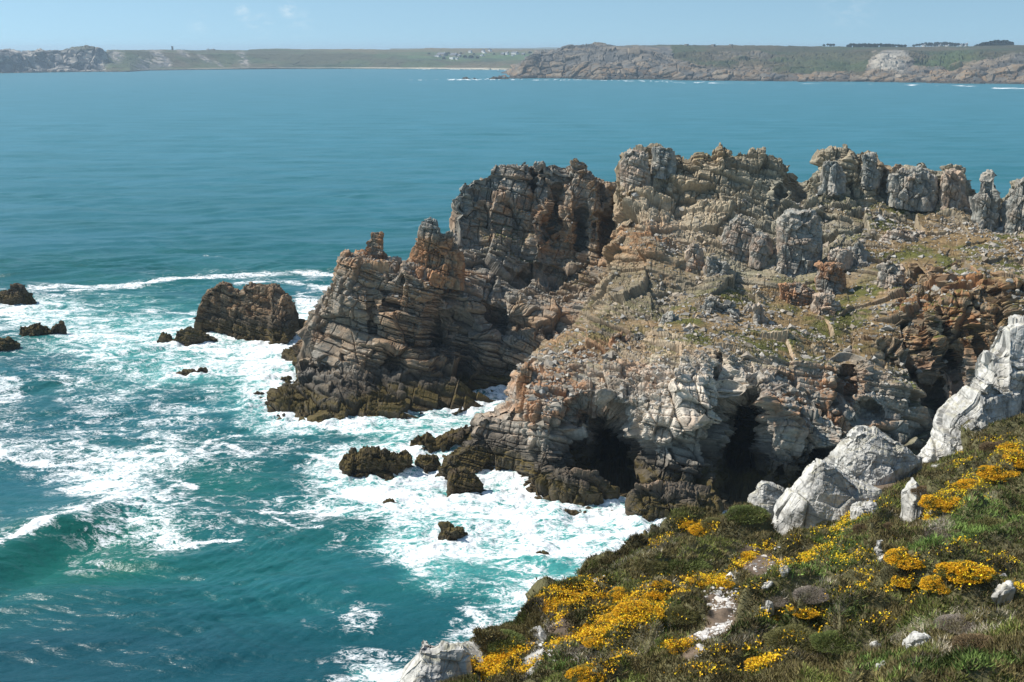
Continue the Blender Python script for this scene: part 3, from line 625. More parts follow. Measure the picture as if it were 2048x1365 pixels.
pxs_ = np.concatenate([np.linspace(-1400, -110, 60), np.linspace(-100, 1420, q(1150)), np.linspace(1425, 3400, 120)])
PXS, PYS = np.meshgrid(pxs_, pys)
YS = seaY(PYS); PS = pt(PXS, PYS, YS); PS[..., 2] = 0
# distance to rock at the waterline, on a coarse grid
gx0, gx1, gy0, gy1, gs = -90, 60, 125, 320, 1.0
SHP = np.concatenate([s_[np.abs(s_[:, 2]-.3) < .5] for s_ in shore])
occ = np.zeros((int((gy1-gy0)/gs), int((gx1-gx0)/gs)), bool)
ii = ((SHP[:, 1]-gy0)/gs).astype(int); jj = ((SHP[:, 0]-gx0)/gs).astype(int)
ok = (ii >= 0) & (ii < occ.shape[0]) & (jj >= 0) & (jj < occ.shape[1]); occ[ii[ok], jj[ok]] = True
oi, oj = np.nonzero(occ); D = np.full(occ.shape, 99., np.float32)
gi, gj = np.mgrid[0:occ.shape[0], 0:occ.shape[1]]
for a in range(0, len(oi), 400):
    dd = (gi[..., None]-oi[a:a+400])**2+(gj[..., None]-oj[a:a+400])**2
    D = np.minimum(D, np.sqrt(dd.min(-1))*gs)
def shore_dist(P):
    u = np.clip((P[..., 0]-gx0)/gs-.5, 0, occ.shape[1]-1.001); v = np.clip((P[..., 1]-gy0)/gs-.5, 0, occ.shape[0]-1.001)
    i = v.astype(int); j = u.astype(int); fi = v-i; fj = u-j
    return (D[i, j]*(1-fj)+D[i, j+1]*fj)*(1-fi)+(D[i+1, j]*(1-fj)+D[i+1, j+1]*fj)*fi
SD = shore_dist(PS)
wx = (fbm(PS*.13, 3, 301)-.5)*90; wy = (fbm(PS*.10+9, 3, 307)-.5)*45
nearm = sm(480, 560, PYS)
foam = foam_map(PXS+wx*.7*nearm, PYS+wy*.7*nearm)
lines = strokes(PXS+wx*.25, PYS+wy*.12, [
 ([(40,579),(130,574),(200,572),(260,570),(330,562),(450,553),(560,547),(620,547),(680,551)], 4, 1.0),
 ([(100,584),(200,578),(240,572)], 3, .9), ([(440,556),(500,552),(600,545)], 3, .8), ([(470,568),(540,562),(600,566)], 3.5, .9), ([(620,572),(690,582)], 6, .95),
 ([(600,600),(660,612)], 10, 1), ([(415,512),(450,514)], 3.5, .52), ([(60,590),(130,592)], 4, .6),
 ([(230,635),(300,622),(400,626)], 6, .7),
 ([(0,1103),(40,1085),(90,1065),(130,1048),(170,1035),(220,1012),(260,1000)], 9, 1.1), ([(100,1060),(180,1022)], 7, 1.0),
 ([(225,960),(240,1000),(260,1040),(320,1066),(380,1090)], 10, 1.05), ([(270,1010),(320,995),(360,965),(385,975)], 7, .8),
 ([(0,915),(50,928),(130,930),(220,918),(300,915)], 8, 1.0), ([(150,945),(210,950),(260,930)], 14, 1.0),
 ([(330,940),(400,905),(430,880),(480,870)], 7, .8), ([(390,915),(450,890),(510,910)], 5, .8), ([(520,1028),(600,1024),(680,1030)], 5, .95),
 ([(380,1088),(440,1084),(485,1086)], 2.5, 1.0), ([(540,1040),(600,1060),(640,1058)], 3, .8),
 ([(1030,1198),(1080,1182),(1160,1174)], 8, 1.1), ([(975,1216),(1010,1210),(1080,1222)], 6, .95), ([(880,1290),(960,1280),(1000,1262)], 12, 1.1),
 ([(925,1218),(950,1240),(940,1262)], 8, .8), ([(790,1120),(830,1142),(900,1135)], 6, .8), ([(710,1215),(750,1235),(740,1262)], 6, .55), ([(740,1355),(800,1345)], 12, 1.1),
 ([(640,1010),(700,985),(800,985)], 14, 1.1), ([(640,865),(740,868),(830,858)], 7, .95), ([(830,850),(930,835),(1000,822)], 6, .7), ([(975,815),(1000,812)], 5, 1.1),
 ([(560,845),(620,860),(700,862)], 6, .95), ([(590,930),(640,915),(670,900)], 7, .7), ([(0,800),(40,795)], 12, .9), ([(0,755),(45,765)], 7, .8), ([(105,745),(140,770),(150,795)], 10, .65),
 ([(820,160),(850,160.5),(900,159.5),(960,159),(1040,160)], .9, 1.2), ([(895,157),(915,158)], .8, 1.1),
 ([(1060,160.5),(1150,160),(1290,163),(1350,162.5)], 1.0, 1.05), ([(1330,165),(1420,166.5),(1540,167.5)], 1.0, 1.0), ([(1380,165.5),(1440,166.5)], 1.3, 1.3), ([(1600,168),(1740,168)], .7, 1.0), ([(1790,170),(1900,171.5),(1960,173)], 1.0, 1.2), ([(1980,176),(2080,178)], 1.4, 1.3),
 ([(900,138.6),(1060,140.5)], .7, 1.3), ([(815,138.1),(850,138.3)], .6, 1.1), ([(220,145),(260,144.2)], .5, .9)])
foam = np.maximum(foam, lines)
sh = np.exp(-(SD/2.2)**2)*nearm
foam = np.maximum(foam, sh*.95)
foam = np.where(SD < 1.2, np.maximum(foam, .9*nearm), foam)
aer = foam_map(PXS+wx*1.2, PYS+wy*1.5)
aer = np.clip(.75*aer+.5*G(PXS, PYS, 330, 650, 300, 110)+.45*G(PXS, PYS, 1050, 1130, 260, 80)+.35*G(PXS, PYS, 880, 860, 160, 50)+.5*np.exp(-SD/9.)*nearm, 0, 1)
green = np.clip(G(PXS, PYS, 150, 1110, 210, 70, 10, 4)+.5*G(PXS, PYS, 400, 960, 120, 50)+.4*fbm(PS*.035, 3, 311)+.4*G(PXS,PYS,180,470,500,130), 0, 1)
deep = np.clip(sm(1150, 1330, PYS)*sm(1000, 700, PXS)*.8+.9*(fbm(PS*.05+4, 3, 317)-.35), 0, 1)
# swell and chop
X, Yv = PS[..., 0], PS[..., 1]
H = np.zeros_like(X)
dYr = np.gradient(Yv, axis=0); step = np.maximum(np.abs(dYr), .15)
wr = np.random.default_rng(5)
xw = X+3*(vnoise(PS*.05, 331)-.5)*4; yw = Yv+3*(vnoise(PS*.05+7, 333)-.5)*4
for k in range(34):
    lam = 1.3*(1.11**k); th = math.radians(wr.normal(100, 26)); a = .0078*lam*wr.uniform(.6, 1.3)*(1 if lam < 12 else .5)
    ph = wr.uniform(0, 6.28); kk = 2*math.pi/lam
    arg = kk*(xw*math.cos(th)+yw*math.sin(th))+ph
    H += a*(np.sin(arg)+.3*np.cos(2*arg))*sm(1.6, 4, lam/step)
H *= (.55+.9*vnoise(PS*.03, 335))
# the breaking wave low on the left
c0 = np.array([(-260,1235),(-60,1150),(60,1085),(150,1050),(225,1018),(300,1010),(380,1035),(470,1060)], float)
C3 = pt(c0[:, 0], c0[:, 1], seaY(c0[:, 1])); amps = [.8, 1.3, 1.6, 1.7, 1.5, 1.1, .5, .1]
best = np.full(X.shape, 1e9); side = np.zeros_like(X); am = np.zeros_like(X)
selw = (Yv < 190) & (X < 0)
for i in range(len(C3)-1):
    ax, ay = C3[i, 0], C3[i, 1]; bx, by = C3[i+1, 0]-ax, C3[i+1, 1]-ay; L = math.hypot(bx, by)
    t = np.clip(((X-ax)*bx+(Yv-ay)*by)/(L*L), 0, 1); dx = X-ax-t*bx; dy = Yv-ay-t*by; d = np.hypot(dx, dy)
    m = d < best; best = np.where(m, d, best); side = np.where(m, (bx*dy-by*dx)/L, side); am = np.where(m, lerp(amps[i], amps[i+1], t), am)
H += np.where(selw, am*np.exp(-np.where(side > 0, (best/7.)**2, (best/4.2)**2)), 0)-np.where(selw, .5*am*np.exp(-((side+8)/4.)**2)*np.exp(-np.clip(best-8, 0, 99)/3), 0)
H += nearm*foam*(fbm(PS*1.1, 3, 341)-.45)*.4
H += nearm*np.exp(-(SD/3.)**2)*(fbm(PS*.5, 3, 343)-.3)*1.4
H -= 6*sm(1140, 1165, PXS)*sm(1650, 1600, PXS)*sm(1000, 988, PYS)*sm(780, 820, PYS)
PS[..., 2] = H
PS[..., 0] += 0; 
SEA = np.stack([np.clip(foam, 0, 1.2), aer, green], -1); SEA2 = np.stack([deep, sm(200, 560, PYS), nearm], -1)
m, n, b = new_mat("sea_water")
def nd(t, **kw):
    x = n.nodes.new(t)
    for k, v in kw.items(): setattr(x, k, v)
    return x
def mth(op, a, b_=None, c=None, clamp=False):
    x = nd("ShaderNodeMath", operation=op, use_clamp=clamp)
    for i, v in enumerate((a, b_, c)):
        if v is None: continue
        if hasattr(v, 'is_linked'): n.links.new(v, x.inputs[i])
        else: x.inputs[i].default_value = v
    return x.outputs[0]
def rgbmix(f, a, b_):
    x = nd("ShaderNodeMix", data_type='RGBA')
    for s_, v in ((x.inputs[0], f), (x.inputs[6], a), (x.inputs[7], b_)):
        if hasattr(v, 'is_linked'): n.links.new(v, s_)
        else: s_.default_value = v if not isinstance(v, tuple) else (*v, 1)
    return x.outputs[2]
vc = nd("ShaderNodeVertexColor"); vc.layer_name = "Col"; sp = nd("ShaderNodeSeparateColor"); n.links.new(vc.outputs[0], sp.inputs[0])
vc2 = nd("ShaderNodeVertexColor"); vc2.layer_name = "Col2"; sp2 = nd("ShaderNodeSeparateColor"); n.links.new(vc2.outputs[0], sp2.inputs[0])
geo = nd("ShaderNodeNewGeometry")
mp = nd("ShaderNodeMapping"); n.links.new(geo.outputs['Position'], mp.inputs[0]); mp.inputs['Rotation'].default_value = (0, 0, math.radians(-14)); mp.inputs['Scale'].default_value = (.75, 1.15, .4)
def noise(scale, det, rough, dist=0, ntype=None, vec=None):
    x = nd("ShaderNodeTexNoise"); x.inputs['Scale'].default_value = scale; x.inputs['Detail'].default_value = det; x.inputs['Roughness'].default_value = rough; x.inputs['Distortion'].default_value = dist
    n.links.new(vec or mp.outputs[0], x.inputs['Vector']); return x
n1 = noise(.20, 8, .68, 1.3); n2 = noise(1.6, 5, .72, .8)
# lace: thin lines where a warped noise crosses its middle value
n3 = noise(.55, 4, .6, 1.8); lace = mth('SUBTRACT', 1.0, mth('MULTIPLY', mth('ABSOLUTE', mth('SUBTRACT', n3.outputs['Fac'], .5)), 9.0), clamp=True)
n4 = noise(1.5, 3, .6, 1.5); lace2 = mth('SUBTRACT', 1.0, mth('MULTIPLY', mth('ABSOLUTE', mth('SUBTRACT', n4.outputs['Fac'], .5)), 9.0), clamp=True)
tex = mth('ADD', mth('MULTIPLY', n1.outputs['Fac'], 2.1), mth('MULTIPLY', n2.outputs['Fac'], .55))          # about 1.12 mean
tex = mth('ADD', mth('SUBTRACT', tex, 1.40), mth('ADD', mth('MULTIPLY', lace, .34), mth('MULTIPLY', lace2, .2)))
f0 = mth('ADD', mth('MULTIPLY', sp.outputs[0], .80), mth('MULTIPLY', tex, mth('ADD', .35, mth('MULTIPLY', sp2.outputs[2], 1.0))))
fo = nd("ShaderNodeMapRange"); fo.inputs[1].default_value = .56; fo.inputs[2].default_value = 1.05; n.links.new(f0, fo.inputs[0])
gate = nd("ShaderNodeMapRange"); gate.inputs[1].default_value = .03; gate.inputs[2].default_value = .2; n.links.new(sp.outputs[0], gate.inputs[0])
foamf = mth('MULTIPLY', fo.outputs[0], gate.outputs[0])
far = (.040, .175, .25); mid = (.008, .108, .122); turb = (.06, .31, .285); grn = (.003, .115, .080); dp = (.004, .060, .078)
bn_ = noise(.045, 4, .6, .4)
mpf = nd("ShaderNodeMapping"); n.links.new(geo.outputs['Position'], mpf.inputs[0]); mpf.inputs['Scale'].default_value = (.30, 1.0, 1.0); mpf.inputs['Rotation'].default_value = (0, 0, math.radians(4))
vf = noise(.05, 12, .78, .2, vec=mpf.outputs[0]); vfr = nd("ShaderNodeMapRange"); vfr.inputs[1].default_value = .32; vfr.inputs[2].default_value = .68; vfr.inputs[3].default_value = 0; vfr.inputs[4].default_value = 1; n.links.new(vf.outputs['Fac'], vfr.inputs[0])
farv = rgbmix(vfr.outputs[0], (.018, .135, .160), (.055, .215, .285)); midv = rgbmix(vfr.outputs[0], (.004, .092, .085), (.016, .122, .160))  # light and dark wave grain painted into the albedo, too fine for the bump
c = rgbmix(sp2.outputs[1], farv, midv)  # paler, bluer far out: sky reflection put into the base colour
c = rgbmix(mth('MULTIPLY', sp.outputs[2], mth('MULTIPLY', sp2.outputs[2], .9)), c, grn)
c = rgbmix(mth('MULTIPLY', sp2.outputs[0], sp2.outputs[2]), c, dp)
soft = nd("ShaderNodeMapRange", interpolation_type='SMOOTHSTEP'); soft.inputs[1].default_value = .30; soft.inputs[2].default_value = 1.05; n.links.new(mth('ADD', mth('MULTIPLY', sp.outputs[1], 1.0), mth('MULTIPLY', mth('SUBTRACT', n1.outputs['Fac'], .5), 1.0)), soft.inputs[0])
c = rgbmix(mth('MULTIPLY', soft.outputs[0], .95), c, turb)
c = rgbmix(foamf, c, (.84, .86, .86))
n.links.new(c, b.inputs['Base Color'])
n.links.new(mth('ADD', mth('SUBTRACT', .44, mth('MULTIPLY', sp2.outputs[1], .14)), mth('MULTIPLY', foamf, .5)), b.inputs['Roughness'])
b.inputs['IOR'].default_value = 1.333
n.links.new(mth('SUBTRACT', .5, mth('MULTIPLY', foamf, .35)), b.inputs['Specular IOR Level'])
mp2 = nd("ShaderNodeMapping"); n.links.new(geo.outputs['Position'], mp2.inputs[0]); mp2.inputs['Scale'].default_value = (.45, 1.0, 1.0); mp2.inputs['Rotation'].default_value = (0, 0, math.radians(8))
w1 = noise(.9, 5, .62, .3, vec=mp2.outputs[0]); w2 = noise(.12, 5, .6, .3, vec=mp2.outputs[0])
hh = mth('ADD', mth('MULTIPLY', w1.outputs['Fac'], .55), mth('ADD', mth('MULTIPLY', w2.outputs['Fac'], 1.2), mth('MULTIPLY', mth('MULTIPLY', foamf, tex), .25)))
bp = nd("ShaderNodeBump"); bp.inputs['Strength'].default_value = .5; bp.inputs['Distance'].default_value = 1.0
n.links.new(hh, bp.inputs['Height']); n.links.new(bp.outputs[0], b.inputs['Normal'])
M_SEA = m
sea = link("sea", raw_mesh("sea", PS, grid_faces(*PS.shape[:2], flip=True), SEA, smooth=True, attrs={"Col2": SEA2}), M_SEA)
tag(sea, "teal sea with white surf round the rocks", None, None, 'structure')

# ================================================================== FAR LAND
def farland(name, label, rows, px0, px1, nu, counts, colf, amp, fs, backs):
    pxs = np.linspace(px0, px1, nu); P = loft(rows, pxs, counts, back=backs)
    PX = np.broadcast_to(pxs, P.shape[:2]); _, PY = project(P); N0 = gnormals(P, 3)
    A = amp(PX, PY)
    h1, r1, e1 = voro(P*np.array([1, 1, .3])/(fs*4), 401); h2, r2, e2 = voro(P*np.array([1, 1, .5])/(fs*1.3), 411)
    d = fs*(.9*h1+.8*(r1-.5)-.6*np.exp(-(e1/.08)**2)+.4*h2+.25*(r2-.5))+fs*6.5*(fbm(P*np.array([1,1,.25])*(.10/fs), 3, 421)-.5)
    P = P+N0*(A*d)[..., None]*np.array([1,1,.55]); N = gnormals(P, 1)
    C = colf(P, N, PX, PY, r1, r2)
    o = link(name, raw_mesh(name, P, grid_faces(*P.shape[:2]), C), M_FAR); tag(o, label, None, None, 'structure'); return P, pxs
def heathcol(P, s, seed):
    a = fbm(P*s, 4, seed)[..., None]; c = lerp(np.array((.070, .070, .034)), np.array((.12, .10, .055)), sm(.4, .6, a))
    g = sm(.5, .62, fbm(P*s*1.7+3, 3, seed+5))[..., None]; c = lerp(c, np.array((.065, .095, .035)), g*.7); return c
def col_R(P, N, PX, PY, r1, r2):
    c = heathcol(P, .006, 501)
    nn = fbm(P*.02, 3, 505)
    edge = np.interp(PX, [1000, 1340, 1352, 1400, 1480, 1545, 1560, 1730, 1745, 1815, 1830, 1860, 1900, 1950, 1990, 2050, 2150], [90, 90, 118, 138, 130, 138, 146, 150, 104, 104, 128, 134, 140, 128, 118, 112, 108])
    rk = sm(-3, 5, PY-edge+14*(nn-.5)+5*(r2-.5))
    rc = lerp(np.array((.23, .22, .20)), np.array((.30, .245, .18)), sm(.45, .7, .5*nn+.5*r1+.10*sm(125, 150, PY))[..., None])
    rc = rc*1.15; rc = lerp(rc, np.array((.40, .24, .11)), (.55*sm(.5, .68, .4*nn+.6*r2)*sm(120, 145, PY))[..., None])
    rc = rc*(.45+.45*r1)[..., None]
    wh = np.clip(G(PX, PY, 1790, 120, 34, 20, 0, 5)+G(PX, PY, 1762, 128, 22, 26, -35, 4)+.7*G(PX, PY, 1790, 145, 22, 10, 0, 4), 0, 1); rc = lerp(rc, np.array((.58, .53, .44)), (.75*wh*sm(.35,.6,fbm(P*np.array([.02,.02,.012])+P[...,2:3]*.01, 3, 509)))[..., None])
    rk = np.maximum(rk, sm(.3, .6, wh))
    rk = np.maximum(rk, .8*G(PX, PY, 1480, 112, 60, 9, 0, 4)*sm(.35, .5, r2))
    c = lerp(c, np.array((.075, .115, .035)), (.8*G(PX, PY, 1880, 128, 80, 14, 10, 4)+.5*G(PX,PY,1650,125,80,20,0,4))[..., None])
    c = lerp(c, rc, rk[..., None])
    z = P[..., 2]; c = lerp(c, np.array((.10, .085, .065)), sm(6, 2, z+3*(nn-.5))[..., None])
    return c*.68
R_rows = [
 [(995,157.4,2640),(1030,158.5,2600),(1130,157.5,2640),(1200,160.5,2520),(1320,160,2540),(1370,163,2440),(1540,164,2410),(1600,166,2360),(1700,165,2380),(1800,168,2300),(1900,170,2250),(2200,177,2090)],
 [(995,157,2650),(1012,155,2630),(1030,148,2630),(1060,140,2660),(1130,135,2680),(1200,135,2580),(1320,138,2600),(1370,145,2500),(1450,146,2480),(1540,155,2450),(1600,158,2400),(1700,158,2420),(1760,150,2380),(1820,150,2370),(1900,155,2320),(1960,140,2300),(2050,130,2280),(2200,125,2240)],
 [(995,156.8,2655),(1015,154,2650),(1028,144,2650),(1045,130,2680),(1065,115,2720),(1090,108,2760),(1180,99,2800),(1250,97,2800),(1300,104,2760),(1350,122,2680),(1400,132,2640),(1480,128,2640),(1540,135,2620),(1600,135,2620),(1700,130,2640),(1760,106,2640),(1810,106,2640),(1850,124,2560),(1900,130,2530),(1960,116,2520),(2050,108,2520),(2200,104,2500)],
 [(995,156.5,2660),(1015,153.5,2660),(1028,143,2665),(1046,128,2700),(1066,113,2760),(1080,104,2800),(1130,96,2900),(1200,92.3,3000),(1300,90.2,3050),(1400,90.5,3100),(1500,92,3100),(1600,93.5,3100),(1700,94.5,3100),(1800,94.5,3100),(1900,93.0,3100),(2000,92.5,3050),(2200,92,3000)],
]
def ampR(PX, PY): return .25+.85*sm(100, 112, PY+30*sm(1350, 1050, PX))*(1-.6*G(PX, PY, 1650, 130, 90, 25, 0, 4))
farland("far_headland", "long brown and grey headland across the bay on the right", R_rows, 995, 2190, q(1000), [4, q(40), q(45), q(40), 6, 6], col_R, ampR, 7.0, [(500, -3), (900, None)])
def col_L(P, N, PX, PY, r1, r2):
    c = heathcol(P, .0045, 551); nn = fbm(P*.012, 3, 555)
    cliffm = sm(222, 195, PX+20*(nn-.5))*sm(96, 102, PY)
    streak = sum(G(PX, PY, x, y, w, h, a, 3) for x, y, w, h, a in [(232,112,16,14,-30),(318,115,26,12,-50),(330,125,14,10,-40),(368,108,16,5,-30),(410,118,16,4,-30),(437,127,12,3,-30),(484,113,8,14,30),(490,126,10,12,20),(290,130,26,14,0)])
    rk = np.clip(cliffm+streak*sm(.3, .6, r2+.2), 0, 1)
    rc = lerp(np.array((.15, .145, .14)), np.array((.36, .32, .27)), sm(.5, .75, .6*r2+.4*r1)[..., None])
    c = lerp(c, np.array((.16, .12, .06)), (.6*sm(108, 101, PY)*sm(600, 700, PX))[..., None])
    c = lerp(c, np.array((.08, .14, .05)), (.8*G(PX, PY, 960, 113, 180, 10, 0, 4))[..., None]*sm(.42, .55, fbm(P*.01, 3, 561))[..., None])
    c = lerp(c, np.array((.035, .055, .03)), (.8*sm(.5, .6, fbm(P*.016, 3, 567))*G(PX, PY, 920, 118, 110, 12, 0, 4)+.7*sm(126, 132, PY)*sm(430, 520, PX)*sm(900, 700, PX)*sm(.4, .6, nn))[..., None])
    c = lerp(c, rc, rk[..., None])
    z = P[..., 2]; sand = sm(5.5, 3.2, z+1.0*(nn-.5))*sm(320, 420, PX)
    c = lerp(c, np.array((.50, .44, .33)), (sand*(.45+.55*sm(650, 850, PX)))[..., None]); c = lerp(c, np.array((.12, .10, .08)), (sm(4, 1.5, z)*sm(650, 560, PX))[..., None])
    return c
L_rows = [
 [(-150,147.5,3130),(0,147,3160),(110,143,3340),(200,142,3400),(222,143,3370),(260,142.5,3400),(300,139.8,3600),(400,138.2,3730),(560,136.8,3860),(700,136.4,3900),(800,137,3840),(900,137.5,3790),(1000,138.5,3700),(1200,140,3600)],
 [(-150,143,3180),(0,142,3210),(110,138,3390),(200,137,3450),(225,138,3420),(260,137,3460),(300,136.8,3640),(400,135.3,3780),(560,134.2,3900),(700,134,3940),(800,134.5,3890),(900,133.5,3870),(1000,134.5,3800),(1200,136,3700)],
 [(-150,112,3230),(0,108,3260),(50,110,3330),(110,108,3440),(160,106,3470),(195,104,3500),(215,125,3490),(260,122,3600),(300,125,3700),(400,124,3840),(560,124,3960),(700,123,4000),(800,123,3960),(900,128,3960),(1000,130,3900),(1200,130,3800)],
 [(-150,105,3260),(0,103,3300),(25,102,3340),(60,105,3380),(80,101.5,3400),(110,102,3460),(150,99,3480),(185,98,3500),(200,101,3520),(212,107,3600),(225,101,3700),(260,102,3750),(300,104,3800),(400,108,3900),(560,108,4050),(700,108,4100),(800,110,4150),(900,112,4200),(1000,112,4200),(1200,112,4100)],
 [(-150,104,3290),(0,102.6,3330),(25,101.6,3360),(60,104.6,3400),(80,101,3430),(110,101.6,3480),(150,98.6,3500),(185,97.6,3520),(200,100.6,3540),(212,106,3700),(217,99.8,3900),(260,99.9,4000),(345,100.2,4100),(400,101,4150),(495,100.6,4200),(503,98.9,4300),(560,98.6,4400),(700,98.9,4500),(800,99.8,4600),(850,97.9,4700),(880,96.8,4700),(940,96.9,4700),(1000,98.8,4700),(1200,99.5,4700)],
]
def ampL(PX, PY): return .22+.9*sm(225, 200, PX)
PL, pxL = farland("far_coast", "low green and brown coast across the bay with a sandy beach", L_rows, -140, 1200, q(1000), [4, q(14), q(40), q(30), q(20), 6, 6], col_L, ampL, 8.0, [(600, -3), (1000, None)])
# faint coast beyond
pxs = np.linspace(780, 2300, 200); top = 97.2-1.4*sm(900, 1050, pxs)*fbm(np.stack([pxs*.02, 0*pxs, 0*pxs], -1), 3, 571)*2+.6*sm(1500, 1700, pxs)
FC = [pt(pxs, np.full(200, 101.), np.full(200, 9000.)), pt(pxs, top, np.full(200, 9300.)), pt(pxs, top+.8, np.full(200, 10500.))]
FC[0][:, 2] = -2; FC[2][:, 2] = -2
o = link("distant_coast", raw_mesh("distant_coast", np.array(FC), grid_faces(3, 200)), flat_mat("distant_land", (.10, .11, .07), .9, .3, .002))
tag(o, "faint blue strip of coast on the horizon", None, None, 'structure')
def ground_at(P, j, py):
    """first point of column j (from below) seen at photo height py"""
    c = P[:, j]; _, y = project(c)
    m = np.minimum.accumulate(y); k = np.argmax(m <= py)
    return c[k]

# haze: one closed box of thin even air
bx = np.array([(x, y, z) for z in (-6, 84) for y in (-400, 11500) for x in (-7000, 7000)], float)
o = link("haze", raw_mesh("haze", bx, np.array([(0, 2, 3, 1), (4, 5, 7, 6), (0, 1, 5, 4), (2, 6, 7, 3), (0, 4, 6, 2), (1, 3, 7, 5)])), [])
m = bpy.data.materials.new("haze_air"); m.use_nodes = True; n = m.node_tree; n.nodes.clear()
oo = n.nodes.new("ShaderNodeOutputMaterial"); pv = n.nodes.new("ShaderNodeVolumePrincipled"); pv.inputs['Color'].default_value = (.66, .84, 1, 1)
pv.inputs['Density'].default_value = .000095; pv.inputs['Anisotropy'].default_value = 0.2
n.links.new(pv.outputs[0], oo.inputs['Volume']); o.data.materials.append(m); tag(o, "thin blue sea haze over the bay", None, None, 'stuff')
# ================================================================== FOREGROUND SLOPE
F_rows = [
 [(740,1560,39),(950,1560,34),(1050,1560,30),(1300,1560,24),(1500,1560,21),(1800,1560,17.5),(2048,1560,15),(2250,1560,14)],
 [(740,1400,42),(800,1385,42),(950,1365,39),(1050,1365,36),(1300,1365,30),(1500,1365,27),(1800,1365,23),(2048,1365,20),(2250,1365,19)],
 [(740,1399,42.2),(800,1384,42.4),(900,1352,43),(945,1334,44),(950,1330,44),(985,1312,44),(1046,1310,43),(1050,1300,43),(1100,1275,42),(1200,1265,40),(1300,1255,39),(1500,1240,37),(1800,1220,34),(2048,1200,31),(2250,1190,30)],
 [(740,1398,42.6),(800,1383,42.8),(900,1350,44),(945,1332,45),(952,1302,46),(985,1266,47),(1046,1258,47),(1060,1236,47),(1075,1214,48),(1100,1200,49),(1160,1182,52),(1200,1165,54),(1300,1130,57),(1500,1100,58),(1600,1105,57),(1800,1060,57),(2048,1000,56),(2250,960,56)],
 [(740,1397,43),(800,1382,43.5),(900,1349,45),(945,1331,46),(952,1299,47),(985,1263,48),(1046,1255,48),(1060,1234,48),(1075,1212,49),(1100,1196,50.5),(1150,1180,54),(1158,1158,57),(1200,1142,59),(1260,1094,64),(1310,1074,67),(1400,1046,71),(1470,1026,73),(1505,1020,74),(1540,1040,74),(1570,1060,73),(1640,1030,74),(1700,985,76),(1750,952,78),(1830,928,81),(1870,925,82),(1900,900,83),(1960,872,84),(2048,845,84),(2250,800,84)],
]
pxF = np.concatenate([np.linspace(742, 2240, q(1100)), np.linspace(2246, 3300, q(200))])
PF = loft(F_rows, pxF, [3, q(60), q(150), q(200), q(200), q(20), 12], back=[(2.5, -1.2), (16, -40)])
nvF, nuF = PF.shape[:2]; PXF = np.broadcast_to(pxF, (nvF, nuF)); _, PYF = project(PF)
NF0 = gnormals(PF, 8)
sm_p = PF*np.array([1, 1, 1.0])
# heather mounds: rounded billows a metre or two across, gullies between
bil = 1-np.abs(2*fbm(sm_p*.42, 2, 601)-1)*1.0
ea = (sm_p[..., 0]*.80+sm_p[..., 1]*.60)/2.4; eb = -sm_p[..., 0]*.60+sm_p[..., 1]*.80
wv = (fbm(sm_p*.3, 2, 605)-.5)*2.5
sm_q = np.stack([ea, eb+wv, 0*ea], -1)
h1, r1f, e1f = voro(sm_q/1.7+3, 603); h2, r2f, e2f = voro(sm_q/.75, 607)
mound = 1.0*sm(-.1, .55, e1f)*(.3+1.1*r1f)+.26*sm(0, .6, e2f)+1.3*(fbm(sm_p*.16, 2, 609)-.5)
SOILM = np.clip(G(PXF,PYF,1520,1140,50,28,-10,4)+G(PXF,PYF,1750,985,95,20,40,4)+1.3*G(PXF,PYF,1448,1210,42,38,-30,4)+1.3*G(PXF,PYF,1435,1268,66,28,15,4)+1.2*G(PXF,PYF,1385,1328,42,20,10,4)
   +.8*G(PXF,PYF,1115,1250,30,28,0,4)+.7*G(PXF,PYF,1610,1030,30,14,0,4)+.6*G(PXF,PYF,2030,1195,30,10,10,4), 0, 1)*sm(.25,.45,fbm(sm_p*.5,3,611)+.1)
h3, r3f, e3f = voro(sm_q/3.6+1, 608); mound = mound+.9*sm(-.05, .5, e3f)*(.3+.9*r3f)-.5
ROCKM = np.clip(G(PXF,PYF,1620,1045,90,45,25,6)+G(PXF,PYF,1750,950,110,45,15,6)+G(PXF,PYF,1830,1030,40,45,0,6)+G(PXF,PYF,1890,925,60,30,0,6), 0, 1)
mound = mound*(1-.75*SOILM)*(1-.8*ROCKM)-.25*ROCKM
edgefade = np.clip(1-np.arange(nvF)/nvF*0, 0, 1)[:, None]
PF2 = PF+NF0*(mound*np.where(PXF < 950, .5, 1)+.08*(fbm(sm_p*3, 2, 613)-.5))[..., None]
CLF = sm(.62, .42, gnormals(PF, 1)[..., 2])*sm(1180, 1120, PXF)                  # steep faces of bare rock at the left
NF = gnormals(PF2, 1)
soil = lerp(np.array((.10, .070, .045)), np.array((.19, .14, .10)), fbm(PF2*1.2, 4, 617)[..., None])
brush = lerp(np.array((.09, .088, .038)), np.array((.16, .14, .07)), fbm(PF2*2, 3, 619)[..., None])
CF = lerp(brush, soil, sm(.3, .6, SOILM)[..., None])
WF = np.clip(1.6*G(PXF,PYF,1066,1288,17,56,-16,4)+.5*G(PXF,PYF,1080,1318,20,10,20,4)+G(PXF,PYF,955,1345,9,58,-10,4)+.6*G(PXF,PYF,1110,1225,10,16,0,4), 0, 1)*sm(.22,.36,fbm(sm_p*1.5,3,612))
PF2 = PF2-NF0*(.35*WF*(.4+voro(sm_p/.5, 614)[1]))[..., None]
CF = lerp(CF, np.array((.56, .54, .50))*(.6+.7*fbm(sm_p*3, 3, 615)[..., None]), WF[..., None]); SOILM = np.maximum(SOILM, WF)
hillside = link("hillside", raw_mesh("hillside", PF2, grid_faces(nvF, nuF), CF), M_SOIL); tag(hillside, "heath-covered slope above the cove", None, None, 'structure')
def ground(px, py):
    j = int(np.clip(np.searchsorted(pxF, px), 0, nuF-1)); return ground_at(PF2, j, py)

